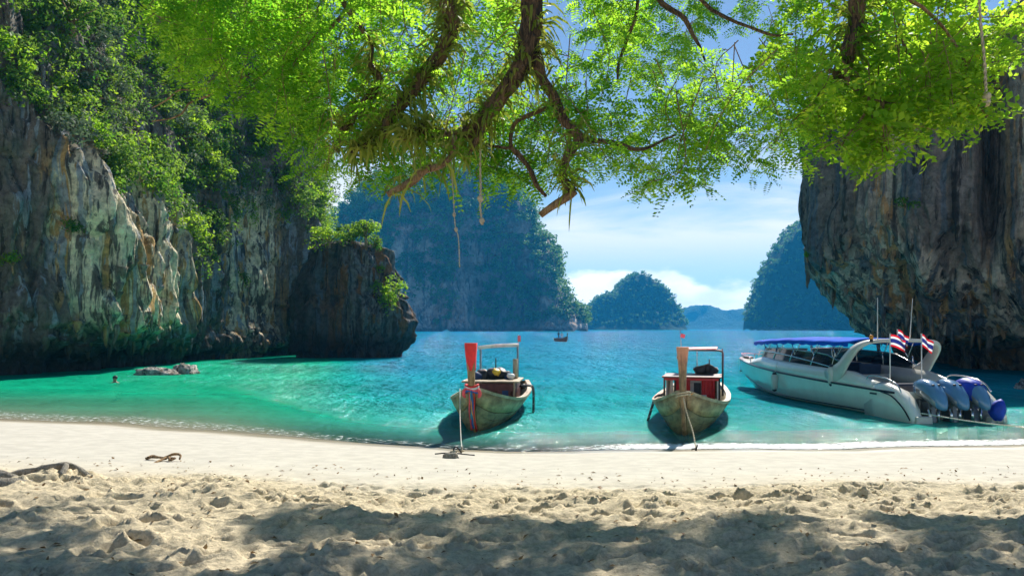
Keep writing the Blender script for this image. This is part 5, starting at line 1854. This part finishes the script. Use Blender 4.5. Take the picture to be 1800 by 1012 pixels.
MB().tube(smooth_path([rp(-5.35, 10.15, -0.04), rp(-5.55, 10.2, 0.05), rp(-5.75, 10.2, 0.07), rp(-6.0, 10.25, 0.03), rp(-6.4, 10.3, 0.02), rp(-6.9, 10.2, -0.02)], 20), np.interp(np.linspace(0, 1, 20), [0, .3, 1], [0.03, 0.055, 0.03]), 9, True, 0.35).build('root_arm', M['driftwood'], ro, True)
MB().tube(smooth_path([rp(-5.72, 10.2, 0.06), rp(-5.6, 10.0, 0.06), rp(-5.58, 9.85, -0.02)], 10), 0.035, 8, True, 0.35).build('root_arm', M['driftwood'], ro, True)
MB().tube(smooth_path([rp(-5.7, 9.45, -0.05), rp(-6.0, 9.25, 0.05), rp(-6.3, 9.1, 0.05), rp(-6.8, 9.0, 0.02)], 14), 0.075, 10, True, 0.25).build('root_arm', M['driftwood'], ro, True)
MB().tube(smooth_path([rp(-5.9, 9.6, -0.05), rp(-6.2, 9.5, 0.05), rp(-6.6, 9.45, 0.04), rp(-7.1, 9.4, 0.0)], 14), 0.06, 10, True, 0.25).build('root_arm', M['driftwood'], ro, True)

dw = empty('driftwood', gz(-5.55, 12.65))
tag(dw, 'small twisted brown driftwood lying alone on the smooth white sand', 'driftwood')
for pts in ([(-0.32, 0.12, 0.02), (-0.18, 0.08, 0.05), (0.0, 0.02, 0.05), (0.2, 0.0, 0.05)], [(-0.3, 0.12, 0.03), (-0.24, 0.2, 0.05), (-0.15, 0.14, 0.05)], [(0.02, 0.03, 0.05), (0.12, 0.12, 0.09), (0.24, 0.1, 0.08), (0.27, 0.0, 0.03)], [(0.05, 0.02, 0.05), (0.0, -0.14, 0.02), (-0.03, -0.3, 0.0)], [(0.1, 0.02, 0.05), (0.15, -0.08, 0.03), (0.22, -0.02, 0.05)]):
    MB().tube(smooth_path(pts, 12), np.linspace(0.024, 0.012, 12), 7, True, 0.4).build('branch', M['bark_l'], dw, True)

# dead leaves and bits strewn on the trodden sand
M['dead'] = leaf_mat('dead_leaf', (0.10, 0.05, 0.02), (0.32, 0.20, 0.08), (0.2, 0.1, 0.03), (0.3, 0.2, 0.08), 0.15, 0.7)
dr = np.random.default_rng(3)
n_ = 2200
lx_, ly_ = dr.uniform(-8.5, 8.5, n_), 4.8 + 8.0 * dr.random(n_) ** 1.1
c_ = np.array([gz(a, b_, 0.008) for a, b_ in zip(lx_, ly_)])
nr_ = dr.normal(size=(n_, 3)) * 0.28 + [0, 0, 1]
ll = 0.012 + 0.085 * dr.random(n_) ** 2
v_, f_ = leaf_quads(c_, nr_, ll, ll * 0.45, dr, fold=0.25)
tag(mesh_obj('fallen_leaves', v_, f_, M['dead']), 'dead leaves and specks strewn over the trodden sand', 'leaf litter', kind='stuff')

# boulders at the foot of the left cliff
M['boulder'] = rock_mat('boulder', (0.12, 0.11, 0.10), (0.36, 0.34, 0.30), (0.62, 0.58, 0.5), (0.3, 0.24, 0.17), (0.12, 0.13, 0.13), 2.2, 0.0, 0.0)


def boulder(label, px, py, Yd, rx_, ry_, rz_, seed):
    c = at(px, py, Yd)
    nu_, nv_ = 46, 26
    A_, T_ = np.meshgrid(np.arange(nu_) * 2 * math.pi / nu_, np.linspace(0.02, math.pi - 0.02, nv_), indexing='ij')
    d = np.stack([np.sin(T_) * np.cos(A_), np.sin(T_) * np.sin(A_), np.cos(T_)], -1)
    k = 1 + 0.32 * fbm(d[..., 0] * 1.6 + seed, d[..., 1] * 1.6, d[..., 2] * 1.6, 4) + 0.18 * np.abs(fbm(d[..., 0] * 5 + seed, d[..., 1] * 5, d[..., 2] * 5, 3))
    V = d * k[..., None] * np.array([rx_, ry_, rz_])
    o_ = mesh_obj('boulder', V.reshape(-1, 3), grid_faces(nu_, nv_, True), M['boulder'], None, True, {'pale': 0.6 + 0 * A_.ravel()})
    o_.location = (c[0], c[1], 0.0)
    tag(o_, label, 'boulder', 'boulders below the left cliff')


boulder('longest pale boulder in the water at the left cliff foot', 275, 650, 45, 1.2, 0.8, 0.38, 1.0)
boulder('rounded boulder at the right end of the pale rocks', 325, 648, 46, 0.65, 0.6, 0.48, 7.0)
boulder('low boulder at the left end of the pale rocks', 255, 654, 44.5, 0.4, 0.4, 0.22, 12.0)
boulder('small rock shape added in place of a likely boat end at the right picture edge', 1797, 684, 34.5, 0.32, 0.3, 0.3, 15.0)  # rock put in for an unclear grey thing, likely a boat end


# ------------------------------------------------------------------ people
def skin_body(name, verts, edges, radii, mat, parent, loc, sub=2):
    me = bpy.data.meshes.new(name)
    me.from_pydata(verts, edges, [])
    me.materials.append(mat)
    o_ = bpy.data.objects.new(name, me)
    COL.objects.link(o_)
    o_.location = loc
    if parent:
        o_.parent = parent
    o_.modifiers.new('skin', 'SKIN').use_smooth_shade = True
    for i, rr_ in enumerate(radii):
        d = me.skin_vertices[0].data[i]
        d.radius = (rr_, rr_ * 0.85)
        d.use_root = (i == 0)
    s = o_.modifiers.new('sub', 'SUBSURF')
    s.levels = s.render_levels = sub
    return o_


sw = empty('person', (float(at(202, 672, 38.3)[0]), 38.3, 0.0))
tag(sw, 'swimmer with dark hair, head above the green water at the left', 'person')
skin_body('body', [(0, 0.25, -0.55), (0, 0.12, -0.25), (0, 0.04, -0.03), (0, 0, 0.06), (0, -0.01, 0.17), (0, -0.01, 0.26), (-0.2, 0.02, -0.06), (-0.38, -0.1, -0.08), (-0.55, -0.3, -0.03), (0.2, 0.02, -0.06), (0.38, -0.12, -0.08), (0.5, -0.35, -0.04), (-0.1, 0.35, -0.95), (0.1, 0.3, -1.0)],
          [(0, 1), (1, 2), (2, 3), (3, 4), (4, 5), (2, 6), (6, 7), (7, 8), (2, 9), (9, 10), (10, 11), (0, 12), (0, 13)],
          [0.15, 0.16, 0.13, 0.06, 0.10, 0.085, 0.07, 0.05, 0.035, 0.07, 0.05, 0.035, 0.07, 0.07], M['skin'], sw, (0, 0, 0))
MB().ball((0, 0.02, 0.25), (0.112, 0.115, 0.10), 12, 9, 0.1).build('hair', M['hair'], sw, True)
MB().ball((0, -0.105, 0.17), (0.018, 0.025, 0.022), 8, 6).build('nose', M['skin'], sw, True)

fb = empty('longtail_boat', (float((997 - 900) / F * 155), 155.0, 0.02), math.radians(14))
tag(fb, 'distant dark longtail boat carrying two people across the bay', 'boat')
secs_, rl_, rr2, ch_, ts2 = longtail_hull(L=7.0, B=0.85, gm=0.5, gb=1.1)
b_ = MB().loft(secs_, closed=False)
b_.add(np.array(secs_[-1]), [tuple(range(len(secs_[-1])))])
b_.build('hull', M['inside'], fb, True)
MB().tube(smooth_path([(0, 0.5, 0.0), (0, 0.05, 0.8), (0, -0.25, 1.7)], 8), np.linspace(0.07, 0.1, 8), 6).build('stem_post', M['inside'], fb, True)
MB().tube(smooth_path([(0, 6.5, 0.7), (0.05, 8.4, 0.3), (0.1, 9.5, -0.1)], 6), 0.04, 6).build('propeller_shaft', M['dark'], fb, True)
MB().box((0, 3.2, 0.55), (1.3, 1.4, 0.3)).build('cargo', M['navy'], fb, bevel=0.05)
M['shirt_w'] = plain('white_shirt', (0.6, 0.58, 0.55), 0.8)
M['shirt_d'] = plain('dark_shirt', (0.03, 0.035, 0.05), 0.8)


def rider(label, loc, mat, stand):
    r = empty('person', loc)
    tag(r, label, 'person', 'people in the distant boat')
    h0 = 0.88 if stand else 0.42
    vt = [(0, 0, h0), (0, 0, h0 + 0.28), (0, -0.02, h0 + 0.52), (0, -0.02, h0 + 0.62),
          (-0.2, 0, h0 + 0.48), (-0.26, -0.08, h0 + 0.22), (-0.2, -0.28, h0 + 0.1),
          (0.2, 0, h0 + 0.48), (0.26, -0.08, h0 + 0.22), (0.2, -0.28, h0 + 0.1),
          (-0.1, 0.0 if stand else -0.4, h0 * 0.52 if stand else h0), (-0.11, 0.02 if stand else -0.45, 0.04),
          (0.1, 0.0 if stand else -0.4, h0 * 0.52 if stand else h0), (0.11, 0.02 if stand else -0.45, 0.04)]
    skin_body('body', vt, [(0, 1), (1, 2), (2, 3), (2, 4), (4, 5), (5, 6), (2, 7), (7, 8), (8, 9), (0, 10), (10, 11), (0, 12), (12, 13)],
              [0.15, 0.15, 0.14, 0.055, 0.07, 0.05, 0.04, 0.07, 0.05, 0.04, 0.08, 0.055, 0.08, 0.055], mat, r, (0, 0, 0))
    hd = MB().ball((0, -0.03, h0 + 0.76), (0.085, 0.10, 0.12), 12, 9).build('head', M['skin'], r, True)
    MB().ball((0, -0.01, h0 + 0.80), (0.095, 0.108, 0.10), 12, 9).build('hair', M['hair'], hd, True)


def on_boat(x, y, z):
    ca, sa = math.cos(math.radians(14)), math.sin(math.radians(14))
    return (fb.location.x + ca * x - sa * y, fb.location.y + sa * x + ca * y, fb.location.z + z)


rider('person in dark clothes standing at the stern of the distant boat', on_boat(0, 5.6, 0.25), M['shirt_d'], True)
rider('person in a pale shirt sitting amid the distant boat', on_boat(0, 3.4, 0.55), M['shirt_w'], False)

# ------------------------------------------------------------------ sea air that turns the far islands blue
m = bpy.data.materials.new('haze')
m.use_nodes = True
nt = m.node_tree
nt.nodes.clear()
pv = nt.nodes.new('ShaderNodeVolumePrincipled')
pv.inputs['Color'].default_value = (0.04, 0.48, 1.0, 1)
pv.inputs['Density'].default_value = 0.00019
pv.inputs['Anisotropy'].default_value = 0.15
on = nt.nodes.new('ShaderNodeOutputMaterial')
nt.links.new(pv.outputs[0], on.inputs['Volume'])
M['haze'] = m
hz = MB().box((0, 0, 82), (7100, 7100, 190)).build('haze', M['haze'])
tag(hz, 'blue sea haze lying over the bay and far islands', 'haze', kind='stuff')
